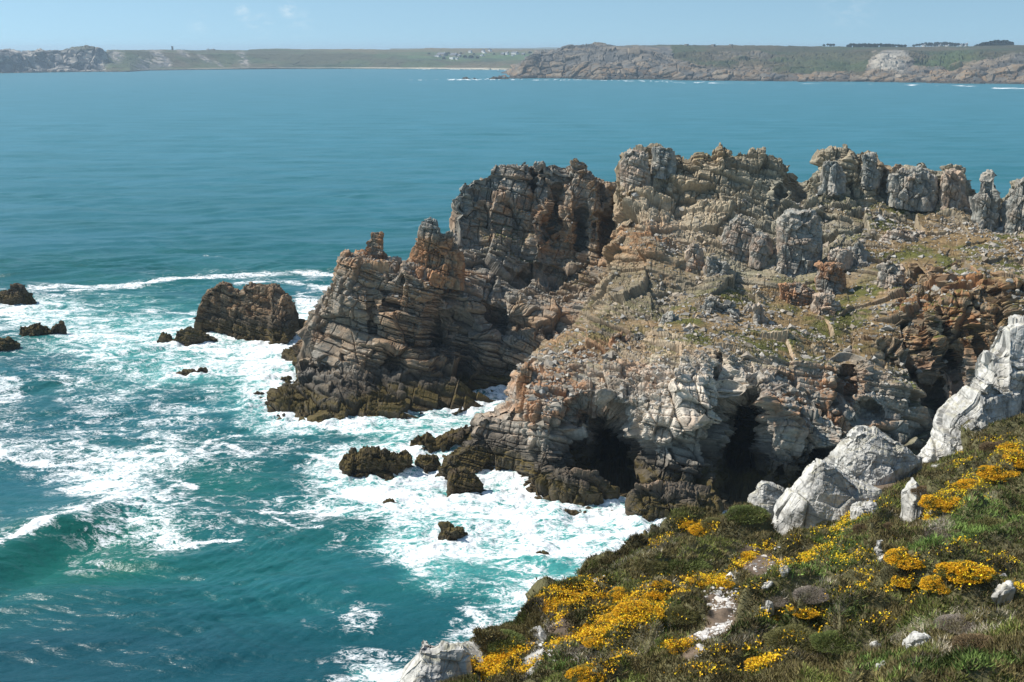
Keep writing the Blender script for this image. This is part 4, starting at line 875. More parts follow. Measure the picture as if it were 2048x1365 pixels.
# patches painted over the slope: yellow gorse mats, fresh green, grey dead heather
YEL = [(1150,1195,75,20,15,.9),(1110,1235,18,18,0,.5),(1290,1215,60,36,25,1),(1225,1250,60,30,20,.9),(1190,1283,35,12,0,.9),(1410,1165,50,10,5,.9),(1450,1170,22,12,0,.8),(1400,1058,46,12,-8,1),(1370,1045,20,6,0,.8),
 (1330,1083,26,7,30,.8),(1500,1115,45,9,40,.8),(1470,1128,16,12,60,.6),(1530,1180,40,8,30,.4),(1700,1190,60,8,20,.45),(1620,1270,60,8,15,.4),(1480,1300,60,8,10,.4),(1750,1250,50,8,15,.35),(1350,1230,30,14,0,.5),(1120,1290,30,12,0,.5),(1600,1080,50,8,20,.5),(1930,1100,50,8,25,.5),(1610,1128,42,12,40,1),(1650,1100,40,12,30,.8),(1700,1115,46,14,15,.7),(1725,1150,30,10,0,.6),(1840,1118,40,14,5,.95),(1830,1165,50,9,25,.9),
 (1960,1145,64,20,20,1),(1915,1178,50,12,10,.8),(1905,1003,46,24,20,1),(1870,1035,14,9,0,.8),(1985,955,75,16,32,1.1),(2040,935,60,14,30,1),(2035,895,40,10,25,.8),(1990,880,30,8,0,.5),(1935,965,30,8,30,.6),(1620,1227,28,9,5,.9),(1545,1235,16,8,40,.8),
 (1365,1294,30,8,5,1),(1195,1345,45,13,15,1),(1235,1325,20,8,30,.8),(1005,1325,46,22,25,1),(1060,1340,26,10,30,.9),(965,1345,22,22,0,.9),(1405,1350,50,12,0,.5),(1520,1330,36,10,20,.9),(1560,1320,30,5,20,.8),
 (1760,1015,30,6,35,.7),(1680,1055,60,8,40,.7),(1730,1035,40,7,35,.6),(1790,1080,20,5,20,.4),(2030,1185,30,6,25,.9),(2010,1200,14,5,0,.8),(1835,1205,14,16,0,.6),(1900,1195,10,6,0,.5),(1975,1000,10,5,0,.4),(1780,1120,12,4,0,.4),(1660,1240,16,5,0,.4),(2000,1315,8,4,0,.5),(1550,1110,10,30,-30,.3),(1745,1125,12,20,0,.3),(1360,1185,16,6,0,.7),(1930,930,30,6,20,.5),(1910,910,14,5,0,.5)]
GRN = [(1680,1120,70,26,30,.8),(1850,1255,50,14,15,1),(1700,1225,60,14,0,.8),(1960,1040,110,40,25,.8),(1700,1050,90,16,38,.6),(1950,1330,110,16,5,1),(1760,1330,60,20,10,.6),(2030,1060,60,20,20,.7),(1330,1240,30,40,0,.5),(1570,1250,120,20,10,.4),(1130,1320,60,20,0,.5),(1900,1085,60,14,15,.5)]
DRY = [(1570,1215,60,12,30,1),(1500,1275,70,14,15,.9),(1640,1180,80,12,25,.8),(1900,1240,110,12,20,.9),(1960,1275,90,14,30,.9),(1880,1050,30,22,50,1),(1150,1300,50,22,-10,.9),(1310,1100,90,8,25,.9),(1080,1225,18,26,0,.9),(1250,1300,60,18,10,.6),(1770,1280,120,8,12,.6),(1850,1150,10,6,0,.6),(1440,1120,60,10,20,.5),(1700,1300,150,12,8,.7),(2010,1225,40,14,10,.9),(1590,1290,90,10,10,.7),(1960,1190,60,10,30,.5),(1900,1020,16,20,0,.7)]
def patch(PX, PY, L): return np.clip(sum(s*G(PX, PY, x, y, a, b_, g, 4) for x, y, a, b_, g, s in L), 0, 1.2)
wxf = (fbm(PF2*.8, 3, 621)-.5)*46; wyf = (fbm(PF2*.8+5, 3, 623)-.5)*26
_, PYF2 = project(PF2)
YM = patch(PXF+wxf, PYF2+wyf, YEL); GM = patch(PXF+wxf, PYF2+wyf, GRN); DM = patch(PXF+wxf, PYF2+wyf, DRY)

def tri_soup(C, dirs, side, h, w, lean=None):
    """blades: base points C, unit directions dirs, heights h, widths w"""
    a = C-side*w[:, None]/2; b_ = C+side*w[:, None]/2; t = C+dirs*h[:, None]
    return np.stack([a, b_, t], 1)
def rdir(n_):
    v = rng.normal(size=(n_, 3)); return v/np.linalg.norm(v, axis=1, keepdims=True)
# ground cover: tufts of fine sprigs, evenly over what the slope shows
NT = int(230000*Q)
vv = rng.integers(q(6)+4, nvF-8, NT); uu = rng.integers(2, nuF-2, NT)
fr = rng.random((NT, 2))
base = PF2[vv, uu]+(PF2[np.minimum(vv+1, nvF-1), uu]-PF2[vv, uu])*fr[:, :1]+(PF2[vv, np.minimum(uu+1, nuF-1)]-PF2[vv, uu])*fr[:, 1:]
nn_ = NF[vv, uu]; soilm = SOILM[vv, uu]; ym = YM[vv, uu]; gm = GM[vv, uu]; dm = DM[vv, uu]
keep = (rng.random(NT) > soilm*1.3) & (nn_[:, 2] > .25) & (nn_[:, 1] < .6)
base, nn_, ym, gm, dm = base[keep], nn_[keep], ym[keep], gm[keep], dm[keep]; NT = len(base)
pn = fbm(base*.35, 3, 631); pn2 = fbm(base*.9+7, 3, 633)
r = rng.random(NT)
kind = np.zeros(NT, int)                                             # 0 brown-green heather
kind[(pn2 > .53)] = 1                                                # olive
kind[(r < gm)] = 2                                                   # fresh green
kind[(rng.random(NT) < dm*.75) | ((pn > .66) & (r < .4))] = 3         # grey dead sprigs
colk = np.array([(.138, .116, .046), (.140, .158, .040), (.135, .195, .05), (.42, .37, .28)])
NB_ = 9
dist = base[:, 1]; size = (.075+.0013*dist)*(.7+.7*rng.random(NT))*np.where(kind == 2, 1.1, 1)
B = np.repeat(base, NB_, 0); Nn = np.repeat(nn_, NB_, 0); sz = np.repeat(size, NB_)
up = Nn*.55+np.array([0, 0, .6]); jit = rdir(len(B))
dr = up+jit*.75; dr /= np.linalg.norm(dr, axis=1, keepdims=True)
off = rdir(len(B))*sz[:, None]*.8; off[:, 2] *= .25
sd_ = rdir(len(B)); kd = np.repeat(kind, NB_)
T3 = tri_soup(B+off-Nn*.03, dr, sd_, sz*(.7+.8*rng.random(len(B))), sz*np.where(kd == 3, .13, .28))
ck = colk[kd]*(.55+.9*rng.random(len(B)))[:, None]*np.repeat((.65+.7*rng.random(NT))*(.45+1.1*sm(.3,.7,fbm(base*.6+3,3,637))), NB_)[:, None]
brn = rng.random(len(B)) < .25; ck[brn & (kd < 2)] = np.array((.20, .155, .075))
CC = np.repeat(ck[:, None], 3, 1)
o = link("heath_cover", raw_mesh("heath_cover", T3, np.arange(len(T3)*3), CC, k=3), M_LEAF)
tag(o, "low heather and grass covering the slope", None, None, 'stuff')
# low yellow flowers scattered in the mats
NFl = int(1000000*Q)
vv = rng.integers(q(6)+4, nvF-8, NFl); uu = rng.integers(2, nuF-2, NFl)
clus = fbm(PF2[vv, uu]*1.6, 2, 641)+.5*(fbm(PF2[vv, uu]*5, 2, 643)-.5)
kp = (rng.random(NFl) < YM[vv, uu]*.95) & (clus > .515-.25*YM[vv, uu]) & (NF[vv, uu][:, 2] > .1)
fb = PF2[vv, uu][kp]+rdir(kp.sum())*np.array([.12, .12, .05])+NF[vv, uu][kp]*(.10+.12*rng.random((kp.sum(), 1)))
dd_ = rdir(len(fb)); s_ = (.026+.0006*fb[:, 1])*(.7+.7*rng.random(len(fb)))
T3 = tri_soup(fb, dd_, rdir(len(fb)), s_, s_*1.3)
yc = np.array((.80, .52, .02))*(.75+.45*rng.random(len(fb)))[:, None]; yc[:, 1] *= (.72+.40*rng.random(len(fb)))*(1+.14*sm(2, 20, fb[:, 0]))
o = link("gorse_flowers", raw_mesh("gorse_flowers", T3, np.arange(len(T3)*3), np.repeat(yc[:, None], 3, 1), k=3), M_FLOWER)
tag(o, "tiny yellow flowers scattered through the low gorse mats", None, None, 'stuff')

# bushes: each one a thing with foliage (and flowers); a few shapes, copied
def mound_pts(n_, rs, flat=.6):
    v = rs.normal(size=(n_, 3)); v /= np.linalg.norm(v, axis=1, keepdims=True); v[:, 2] = np.abs(v[:, 2])
    lump = .78+.5*fbm(v*2.3+rs.random()*40, 3, int(rs.integers(1, 999)))
    rad = lump*(1-.28*rs.random(n_)**2); p = v*rad[:, None]*np.array([1, 1, flat]); return p, v
def soup_mesh(name, p, v, s, cols, w=.4, spread=.7):
    d = v+rs_.normal(size=p.shape)*spread*.5; d /= np.linalg.norm(d, axis=1, keepdims=True)
    sd = rs_.normal(size=p.shape); sd /= np.linalg.norm(sd, axis=1, keepdims=True)
    T = np.stack([p-sd*(s*w/2)[:, None], p+sd*(s*w/2)[:, None], p+d*s[:, None]], 1)
    return raw_mesh(name, T, np.arange(len(T)*3), np.repeat(cols[:, None], 3, 1), k=3)
gorse_v = []; heath_v = []
for k in range(4):
    rs_ = np.random.default_rng(900+k)
    p, v = mound_pts(7000, rs_, .55); cb = lerp(np.array((.095, .105, .03)), np.array((.16, .17, .05)), rs_.random((7000, 1)))
    fol = soup_mesh("foliage", p, v, .07+.08*rs_.random(7000), cb)
    pf = fbm(v*2.0+k*5, 3, 71); m0, v0 = mound_pts(14000, np.random.default_rng(900+k), .55)
    cl = fbm(m0*4.0+k*9, 2, 77)*.55+.45*fbm(m0*11.0+k*9, 2, 79); sel = (cl > .43) & (v0[:, 2] > .04)
    pp = m0[sel]*1.04+v0[sel]*.04; yc = np.array((.74, .47, .02))*(.75+.45*rs_.random((len(pp), 1))); yc[:, 1] *= (.70+.36*rs_.random(len(pp)))
    fl = soup_mesh("flowers", pp, v0[sel], .035+.035*rs_.random(len(pp)), yc, 1.2, 1.6)
    stm = []
    for s__ in range(7):
        a = rs_.random()*6.28; r_ = .6*rs_.random(); stm.append((a, r_))
    gorse_v.append((fol, fl))
for k in range(4):
    rs_ = np.random.default_rng(950+k)
    p, v = mound_pts(9000, rs_, .5)
    c0_ = [np.array((.140, .130, .045)), np.array((.165, .115, .06)), np.array((.120, .145, .040)), np.array((.27, .225, .185))][k]
    cb = c0_*(.55+.9*rs_.random((9000, 1))); heath_v.append(soup_mesh("foliage", p, v, .06+.08*rs_.random(9000), cb, .28 if k < 3 else .15))
def bush(px, py, wpx, kind, var, label, hs=1.0):
    g_ = ground(px, py); R_ = wpx/2/FPX*g_[1]*1.02
    nm = "gorse_bush" if kind == 'g' else "heather_bush"
    t = thing(nm, (g_[0], g_[1]+R_*.3, g_[2]-R_*.18), label, "gorse bush" if kind == 'g' else "heather bush", "flowering gorse bushes on the slope" if kind == 'g' else "heather bushes on the slope", random.uniform(0, 6.28))
    t.scale = (R_, R_*random.uniform(.85, 1.15), R_*hs*.78)
    me = gorse_v[var][0] if kind == 'g' else heath_v[var]
    link("foliage", me, M_LEAF, t)
    if kind == 'g': link("flowers", gorse_v[var][1], M_FLOWER, t)
GB_ = [
 (1100,1215,56,"small gorse bush on the very lip of the cliff, lit yellow"),(1150,1208,70,"gorse bush in bloom next in from the cliff lip"),(1200,1200,74,"gorse bush topping the big yellow patch by the cliff edge"),
 (1250,1195,60,"gorse bush behind the amber bush of the big patch"),(1285,1228,84,"broadest amber-yellow gorse bush of the big patch"),(1325,1205,64,"amber gorse bush at the inland end of the big patch"),
 (1235,1250,76,"gorse bush in the lower middle of the big patch"),(1185,1262,58,"thin yellow gorse bush below the cliff-lip bushes"),(1195,1290,44,"small gorse bush at the foot of the big yellow patch"),
 (1330,1172,34,"small gorse bush above the amber bushes"),(1450,1172,40,"round yellow gorse bush above the pebble scree"),(1400,1168,44,"gorse bush just left of the one above the pebble scree"),
 (1410,1062,56,"gorse bush on the rim above the cove's surf"),(1370,1050,40,"small gorse bush farthest out on the cove rim"),(1498,1118,50,"sparse orange-tinted gorse bush beside the bare brown soil"),
 (1365,1300,50,"low yellow gorse cushion left of the lower pebbles"),(1195,1352,76,"wide yellow gorse bush on the bottom edge of the picture"),(1000,1325,62,"orange-yellow gorse bush filling the notch between two white rocks"),
 (960,1350,50,"gorse bush hanging on the lowest white cliff corner"),(1045,1345,50,"yellow gorse bush against the foot of the white cliff face"),(1620,1232,50,"gorse clump alone amid grey dead heather"),(1550,1240,26,"tiny gorse clump left of the lone clump in dead heather"),
 (1520,1335,54,"gorse bush low in the middle of the bottom heath"),(1840,1125,72,"gorse bush with dead stems showing on its right side"),(1830,1172,50,"gorse bush in a rising line under the dead-stemmed bush"),
 (1965,1150,96,"large dark-based gorse bush above the shadowed hollow"),(1905,1175,64,"gorse bush left of the shadowed hollow"),(1900,1010,74,"bright yellow gorse bush beside the standing white rock"),(1870,1040,26,"small yellow tuft of gorse at the standing rock's foot"),
 (1955,978,70,"bright gorse bush at the low end of the long yellow bank"),(2010,950,76,"bright gorse bush in the middle of the long yellow bank"),(2050,925,76,"bright gorse bush at the upper end of the long yellow bank, cut by the frame"),
 (2030,898,50,"gorse bush under the big white crag at the frame's edge"),(1610,1130,50,"yellow gorse mat rising over the round green knoll"),
]
for i, (x, y, w_, lb) in enumerate(GB_): bush(x, y, w_*1.1, 'g', i % 4, lb, .8)
HB_ = [
 (1012,1285,88,2,"dark green heather dome on the tip of the white cliff"),(880,1350,120,1,"rust-brown heather on the lowest rock at the bottom"),(925,1345,60,2,"olive heather behind the rust-brown one"),
 (1310,1135,80,0,"dark heather bush on the rim between surf and gorse"),(1375,1140,110,2,"big rounded dark heather hump above the amber gorse"),(1290,1100,60,0,"dark heather bush where the rim meets the surf"),
 (1500,1030,90,2,"dark heather dome in front of the cave boulder"),(1440,1050,60,0,"brown heather bush beside the rim gorse"),(1670,1050,80,0,"round dark heather bush below the split white boulder"),
 (1735,1060,44,1,"small maroon heather ball right of the round dark bush"),(1790,1055,36,1,"small red-brown heather ball by the standing rock"),(1870,985,56,1,"brown heather bush on the standing white rock's shoulder"),
 (1375,1235,80,0,"dark heather mound left of the pebble scree"),(1345,1290,60,2,"green-black heather bush under the pebble scree mound"),(1560,1010,50,1,"brown heather bush under the small white boulder"),
 (2005,900,80,1,"dark maroon heather under the high white crag"),(1600,1290,130,0,"wide dark heather bush low in the middle of the slope"),(1680,1290,100,2,"dark green heather beside the wide low one"),
 (1980,1060,110,0,"brown heather bush below the long yellow gorse bank"),(2030,1040,80,0,"brown heather bush by the frame under the yellow bank"),(1980,1300,120,1,"brown heather at the bottom near the corner grass"),
 (1560,1205,60,3,"grey dead heather bush above the lone gorse clump"),(1930,1255,80,3,"grey dead heather streak above the bottom corner"),(1150,1310,80,3,"grey dead brushwood below the small gorse at the cliff"),
 (1885,1075,60,3,"grey dead gorse skeleton below the bright bush"),(1640,1195,70,3,"pale dead heather on the middle of the slope"),
]
for i, (x, y, w_, va, lb) in enumerate(HB_): bush(x, y, w_, 'h', va, lb, .9)

# white rocks
def white_col(P, N, rr, r2, px, py):
    rr = .3+.4*rr
    n1_ = fbm(P*.8, 4, 651); n2_ = fbm(P*3.1, 3, 653)
    c = lerp(np.array((.50, .48, .44)), np.array((.66, .635, .585)), rr[..., None])
    c = lerp(c, np.array((.33, .32, .30)), sm(.52, .66, n1_)[..., None]*.6)
    c = lerp(c, np.array((.34, .31, .20)), (sm(.48, .62, n2_)*sm(.35, .8, N[..., 2])*.6)[..., None])
    c = lerp(c, np.array((.27, .25, .21)), (sm(.50, .62, fbm(P*1.7+9, 4, 655))*.45)[..., None])
    e1_ = voro(P/1.3+2, 657)[2]; e2_ = voro(P/.45+4, 659)[2]
    c = c*(1-.45*np.exp(-(e1_/.035)**2)-.22*np.exp(-(e2_/.05)**2))[..., None]
    return c*(.80+.4*n2_)[..., None]
def wrock(label, top, bot, T, Y=None, dy=0, S=.45, w=(.05, .06, .20), seed=0, amp=.85, name="white_rock"):
    if S <= .3: amp = .6; w = (.1, .25, .5); yb = max(y for x, y in bot); top = [(x, y+2+.28*(yb-y)) for x, y in top]; bot = [(x, y+3) for x, y in bot]
    if Y is None: xm = np.array(top)[:, 0].mean(); ym_ = np.array(bot)[:, 1].mean(); Y = ground(xm, ym_)[1]+T*.05+dy
    return rock(name, label, "rock", top, bot, T, Y=Y, S=S, w=w, colf=white_col, mat=M_WHITE, seed=seed, sink=1.2, amp=amp, res=1.1)
wrock("long white quartz boulder sloping down to the heath, its front face shaded", [(1540,1050),(1556,1022),(1578,990),(1605,962),(1630,932),(1646,925),(1668,936),(1695,950),(1730,968),(1765,980)], [(1540,1062),(1580,1074),(1620,1072),(1660,1058),(1705,1035),(1765,1000)], 4.4, S=.55, seed=131, dy=-.5, amp=.75)
wrock("highest pointed white quartz boulder in front of the dark ravine", [(1655,965),(1672,920),(1688,886),(1708,864),(1724,854),(1740,858),(1765,868),(1795,878),(1812,888),(1828,902),(1846,914)], [(1672,985),(1700,985),(1740,972),(1780,950),(1846,924)], 5, S=.6, seed=102, Y=77.5)
wrock("low rounded white rock behind the dark heather dome", [(1497,990),(1510,974),(1528,964),(1545,968),(1562,974),(1580,985),(1592,1000)], [(1497,1000),(1530,1022),(1560,1040),(1592,1030)], 2.5, S=.4, seed=103, Y=75)
wrock("small white rock wedged between the two big quartz boulders", [(1638,935),(1648,918),(1664,912),(1680,918),(1690,940)], [(1638,945),(1665,955),(1690,950)], 2.0, S=.35, seed=104, Y=79)
wrock("flat grey-white slab in the heather below the big boulders", [(1700,1010),(1715,998),(1732,994),(1750,1000),(1760,1012)], [(1700,1018),(1730,1022),(1760,1018)], 1.4, S=.3, seed=105)
wrock("standing white rock with one shaded face among yellow gorse", [(1804,1000),(1808,985),(1822,972),(1834,962),(1845,972),(1858,985),(1868,988)], [(1804,1050),(1815,1056),(1830,1046),(1850,1030),(1868,1005)], 2.6, S=.5, w=(.03,.1,.25), seed=106, dy=-1.3)
wrock("thin upright white rock shard on the heath", [(1748,1095),(1752,1080),(1758,1067),(1765,1068),(1764,1082)], [(1748,1104),(1756,1102),(1764,1094)], .7, S=.2, seed=107)
wrock("pale triangular rock just below the thin shard", [(1748,1115),(1756,1100),(1770,1099),(1776,1106)], [(1748,1120),(1762,1116),(1776,1110)], .8, S=.2, seed=108)
wrock("small white rock in the soil left of the green knoll", [(1556,1135),(1562,1128),(1575,1124),(1583,1132)], [(1556,1142),(1572,1144),(1583,1138)], .7, S=.18, seed=109)
wrock("thin pale leaning stone above the pebble scree", [(1518,1180),(1528,1162),(1538,1155),(1546,1154)], [(1518,1184),(1530,1176),(1546,1160)], .4, S=.15, seed=110)
wrock("grey squarish rock right of the pebble scree", [(1524,1212),(1526,1198),(1538,1194),(1547,1198),(1548,1206)], [(1524,1220),(1536,1218),(1548,1212)], .6, S=.2, seed=111)
wrock("white rock in the lower heath under the bright green grass", [(1812,1282),(1820,1268),(1834,1262),(1850,1264),(1862,1272)], [(1812,1292),(1836,1294),(1862,1284)], .9, S=.25, seed=112)
wrock("small white rock left of the one under the green grass", [(1740,1288),(1750,1280),(1762,1284)], [(1740,1292),(1762,1292)], .4, S=.12, seed=113)
wrock("low white stone at the foot of the bottom heath", [(1752,1326),(1762,1318),(1774,1318),(1778,1324)], [(1752,1332),(1778,1330)], .4, S=.12, seed=114)
wrock("white stones beside the shadowed hollow at the right edge", [(1980,1188),(1992,1178),(2008,1166),(2020,1166),(2026,1174)], [(1980,1192),(2000,1190),(2026,1182)], .7, S=.2, seed=115)
wrock("small white rock on the rim left of the rust soil, above the surf", [(1183,1155),(1190,1148),(1204,1146),(1212,1152)], [(1183,1164),(1212,1160)], 1.0, S=.25, seed=116)
wrock("pale rounded rock at the bottom edge above the water", [(798,1365),(806,1345),(824,1326),(834,1298),(850,1296),(866,1302),(878,1294),(900,1298),(925,1300),(945,1308)], [(798,1420),(850,1430),(900,1420),(945,1400)], 3.4, S=.45, w=(.02,.08,.3), seed=139, Y=43.0)
wrock("white rock tooth on the cliff rim by the dark heather", [(1148,1178),(1151,1158),(1156,1150),(1162,1158),(1166,1172)], [(1148,1186),(1166,1182)], 1.2, S=.25, seed=120, Y=56)
# high white crag on the right
wrock("long lower ridge of the white quartz crag at the picture's right edge", [(1843,914),(1860,900),(1880,884),(1888,862),(1900,838),(1912,822),(1935,800),(1958,766),(1975,756),(1992,760),(2010,775),(2040,790)], [(1843,922),(1870,932),(1890,945),(1920,925),(1960,892),(2040,860)], 6, S=.7, w=(.03,.12,.32), seed=121, Y=83)
wrock("white crag top cut by the picture's right edge", [(1958,800),(1966,758),(1974,748),(1980,726),(1972,712),(1985,706),(2002,708),(2012,700),(2008,676),(2018,656),(2040,650),(2070,652),(2110,660),(2160,670)], [(1958,830),(2010,860),(2100,870),(2160,870)], 8, S=.8, w=(.05,.15,.35), seed=122, Y=86)
wrock("small white rock spur at the crag's foot beside brown heather", [(1850,930),(1862,922),(1880,918),(1895,925),(1900,940)], [(1850,948),(1875,952),(1900,950)], 1.6, S=.3, seed=123, Y=80)
wrock("upright white block on the left end of the crag", [(1888,935),(1892,905),(1900,888),(1912,890),(1920,905),(1926,920)], [(1888,948),(1905,946),(1926,930)], 2.2, S=.35, seed=124, Y=80.5)

# stones: scree in the soil patches, loose blocks over the headland
def stones(name, label, pts_, sizes, cols, mat, flat=.55):
    n_ = len(pts_)
    t_ = np.array([(1, 0, 0), (-.6, .8, 0), (-.5, -.85, .1), (.3, .2, 1), (.1, -.1, -1), (-.7, 0, .6)]); f_ = np.array([(0, 1, 3), (1, 5, 3), (5, 2, 3), (2, 0, 3), (1, 2, 5), (0, 4, 1), (1, 4, 2), (2, 4, 0)])
    a = rng.random(n_)*6.28; V = np.broadcast_to(t_, (n_, 6, 3))*(.7+.6*rng.random((n_, 6, 1))); V = V*np.array([1, 1, flat])
    x = V[..., 0]*np.cos(a)[:, None]-V[..., 1]*np.sin(a)[:, None]; y = V[..., 0]*np.sin(a)[:, None]+V[..., 1]*np.cos(a)[:, None]
    V = np.stack([x*(.8+.6*rng.random((n_, 1))), y, V[..., 2]], -1)*sizes[:, None, None]+pts_[:, None]
    F = f_[None]+np.arange(n_)[:, None, None]*6
    o = link(name, raw_mesh(name, V, F, np.repeat(cols[:, None], 6, 1), k=3), mat); return tag(o, label, None, None, 'stuff')
nS = 14000; vv = rng.integers(q(60)+2, nvF-10, nS*6); uu = rng.integers(2, nuF-2, nS*6)
sc_m = G(PXF,PYF,1445,1205,32,24,-40,4)+1.2*G(PXF,PYF,1430,1265,55,20,15,4)+.8*G(PXF,PYF,1470,1185,30,14,0,4)+.8*G(PXF,PYF,1385,1330,30,12,10,4)+.18*G(PXF,PYF,1540,1130,50,22,0,4)+.12*G(PXF,PYF,1720,1000,90,22,40,4)+.5*G(PXF,PYF,1090,1310,24,18,0,4)+.5*G(PXF,PYF,1440,1300,40,14,20,4)+.3*G(PXF,PYF,2010,1190,26,6,10,4)
kp = rng.random(len(vv)) < sc_m[vv, uu]*.8
p_ = PF2[vv, uu][kp]; sz_ = .05*np.exp(rng.normal(0, .5, len(p_)))*(.5+p_[:, 1]/50)
stones("scree", "white quartz pebbles scattered on the path's bare soil", p_+np.array([0, 0, .01]), sz_, np.array((.66, .62, .57))*(.75+.35*rng.random((len(p_), 1))), M_WHITE)
nS = int(60000*Q)
vv = rng.integers(q(20)+q(60)+q(110), nvB-50, nS); uu = rng.integers(5, nuB-60, nS)
pm = sm(.40, .7, NB[vv, uu][:, 2])*(PYB[vv, uu] > 400)*(PXB[vv, uu] > 1050)*(.2+.8*sm(.42, .6, fbm(PB2[vv, uu]*.15, 3, 661)))
kp = rng.random(nS) < pm*.8; p_ = PB2[vv, uu][kp]
sz_ = np.clip(.15*np.exp(rng.normal(0, .65, len(p_))), .06, 1.0); cl_ = lerp(np.array((.34, .27, .19)), np.array((.40, .385, .35)), rng.random((len(p_), 1)))*(.65+.5*rng.random((len(p_), 1)))
stones("rubble", "loose stones strewn over the headland's slope", p_, sz_, cl_, M_ROCK, .8)
vv = rng.integers(q(24)+q(150), nvA-40, nS//3); uu = rng.integers(5, nuA-5, nS//3)
pm = sm(.5, .8, NA[vv, uu][:, 2])*(PYA[vv, uu] < 620); kp = rng.random(nS//3) < pm*.7; p_ = PA2[vv, uu][kp]
sz_ = np.clip(.16*np.exp(rng.normal(0, .5, len(p_))), .06, .6); cl_ = lerp(np.array((.30, .24, .17)), np.array((.36, .34, .31)), rng.random((len(p_), 1)))*(.65+.5*rng.random((len(p_), 1)))
stones("rubble", "loose stones on the grassy terrace under the left ridge", p_, sz_, cl_, M_ROCK, .8)
# dead twigs
def twigs(px, py, wpx, n_, label, seed):
    g_ = ground(px, py); R_ = wpx/2/FPX*g_[1]; rs = np.random.default_rng(seed); V = []; 
    for i in range(n_):
        p0 = np.array([rs.uniform(-R_, R_), rs.uniform(-R_, R_)*.6, 0.0]); d = np.array([rs.normal()*.7, rs.normal()*.5, .6]); L = .35*R_+.3*rs.random()*R_; w_ = .012
        for s__ in range(5):
            p1 = p0+d/np.linalg.norm(d)*L/3; sdv = np.array([.7, .2, .6])*w_*(1-.15*s__); V += [(p0-sdv, p0+sdv, p1+sdv*.8), (p0-sdv, p1+sdv*.8, p1-sdv*.8)]
            sdv = np.array([.1, .9, -.3])*w_; V += [(p0-sdv, p0+sdv, p1+sdv), (p0-sdv, p1+sdv, p1-sdv)]; p0 = p1; d = d+rs.normal(size=3)*.5
    o = link("dead_branches", raw_mesh("dead_branches", np.array(V), np.arange(len(V)*3), np.tile(np.array((.42, .37, .31)), (len(V)*3, 1)), k=3), M_LEAF)
    o.location = g_+np.array([0, 0, .05]); tag(o, label, None, None, 'stuff')
twigs(1330, 1265, 46, 34, "bleached bare branches left of the lower pebbles", 1); twigs(1110, 1255, 50, 34, "pale dead gorse branches on the eroded cliff soil", 2)
twigs(1885, 1060, 50, 30, "grey dead branches under the bright gorse by the standing rock", 3); twigs(1165, 1325, 70, 40, "tangle of grey dead branches near the bottom gorse", 4)

# ================================================================== far buildings and trees
m_wall = flat_mat("white_render", (.78, .77, .74)); m_slate = flat_mat("slate_roof", (.14, .15, .17)); m_stone = flat_mat("grey_stone", (.24, .22, .19)); m_glass = flat_mat("window_glass", (.05, .06, .07), .2)
def boxv(x0, x1, y0, y1, z0, z1): return [(x, y, z) for z in (z0, z1) for (x, y) in ((x0, y0), (x1, y0), (x1, y1), (x0, y1))]
BF = [(0, 3, 2, 1), (4, 5, 6, 7), (0, 1, 5, 4), (1, 2, 6, 5), (2, 3, 7, 6), (3, 0, 4, 7)]
def boxmesh(name, boxes):
    V = []; F = []
    for bb in boxes: k = len(V); V += boxv(*bb); F += [[k+i for i in f] for f in BF]
    return raw_mesh(name, np.array(V, float), np.array(F))
def house(px, py, wpx, hpx, Y, label, wall=None, name="house", roofed=True, rz=0, gable=False):
    g_ = pt(px, py, Y); s = Y/FPX; W = wpx*s; Hh = hpx*s; Dp = max(6, W*.5); t = thing(name, g_, label, "house", None, -0.85); t.scale = (1.25,)*3
    hw = Hh*.55 if roofed else Hh
    link("wall", boxmesh("wall", [(-W/2, W/2, 0, Dp, -6, hw)]), wall or m_wall, t)
    if roofed:
        e = .4
        if gable: V = [(-W/2-e, -e, hw), (W/2+e, -e, hw), (W/2+e, Dp+e, hw), (-W/2-e, Dp+e, hw), (0, -e, Hh), (0, Dp+e, Hh)]; F = [(0, 4, 5, 3), (1, 2, 5, 4), (0, 1, 4, 4), (2, 3, 5, 5)]
        else: V = [(-W/2-e, -e, hw), (W/2+e, -e, hw), (W/2+e, Dp+e, hw), (-W/2-e, Dp+e, hw), (-W/2-e, Dp/2, Hh), (W/2+e, Dp/2, Hh)]; F = [(0, 1, 5, 4), (2, 3, 4, 5), (1, 2, 5, 5), (3, 0, 4, 4)]
        me = bpy.data.meshes.new("roof"); me.from_pydata(V, [], [tuple(dict.fromkeys(f)) for f in F]); me.update()
        rf = link("roof", me, m_slate, t)
        link("chimney", boxmesh("chimney", [(W*.32, W*.32+1.2, Dp/2-.6, Dp/2+.6, Hh-.8, Hh+1.4)]), m_wall, rf)
        if gable: link("gable", raw_mesh("gable", np.array([(-W/2, -.02, hw), (W/2, -.02, hw), (0, -.02, Hh-.2), (-W/2, .2, hw), (W/2, .2, hw), (0, .2, Hh-.2)]), np.array([(0, 1, 2), (5, 4, 3)]), k=3), m_wall, t)
    nw = max(2, int(W/5))
    for i in range(min(nw, 8)):
        x = -W/2+W*(i+.5)/nw
        link("window", boxmesh("window", [(x-.6, x+.6, -.06, .05, hw*.35, hw*.75)]), m_glass, t)
    return t
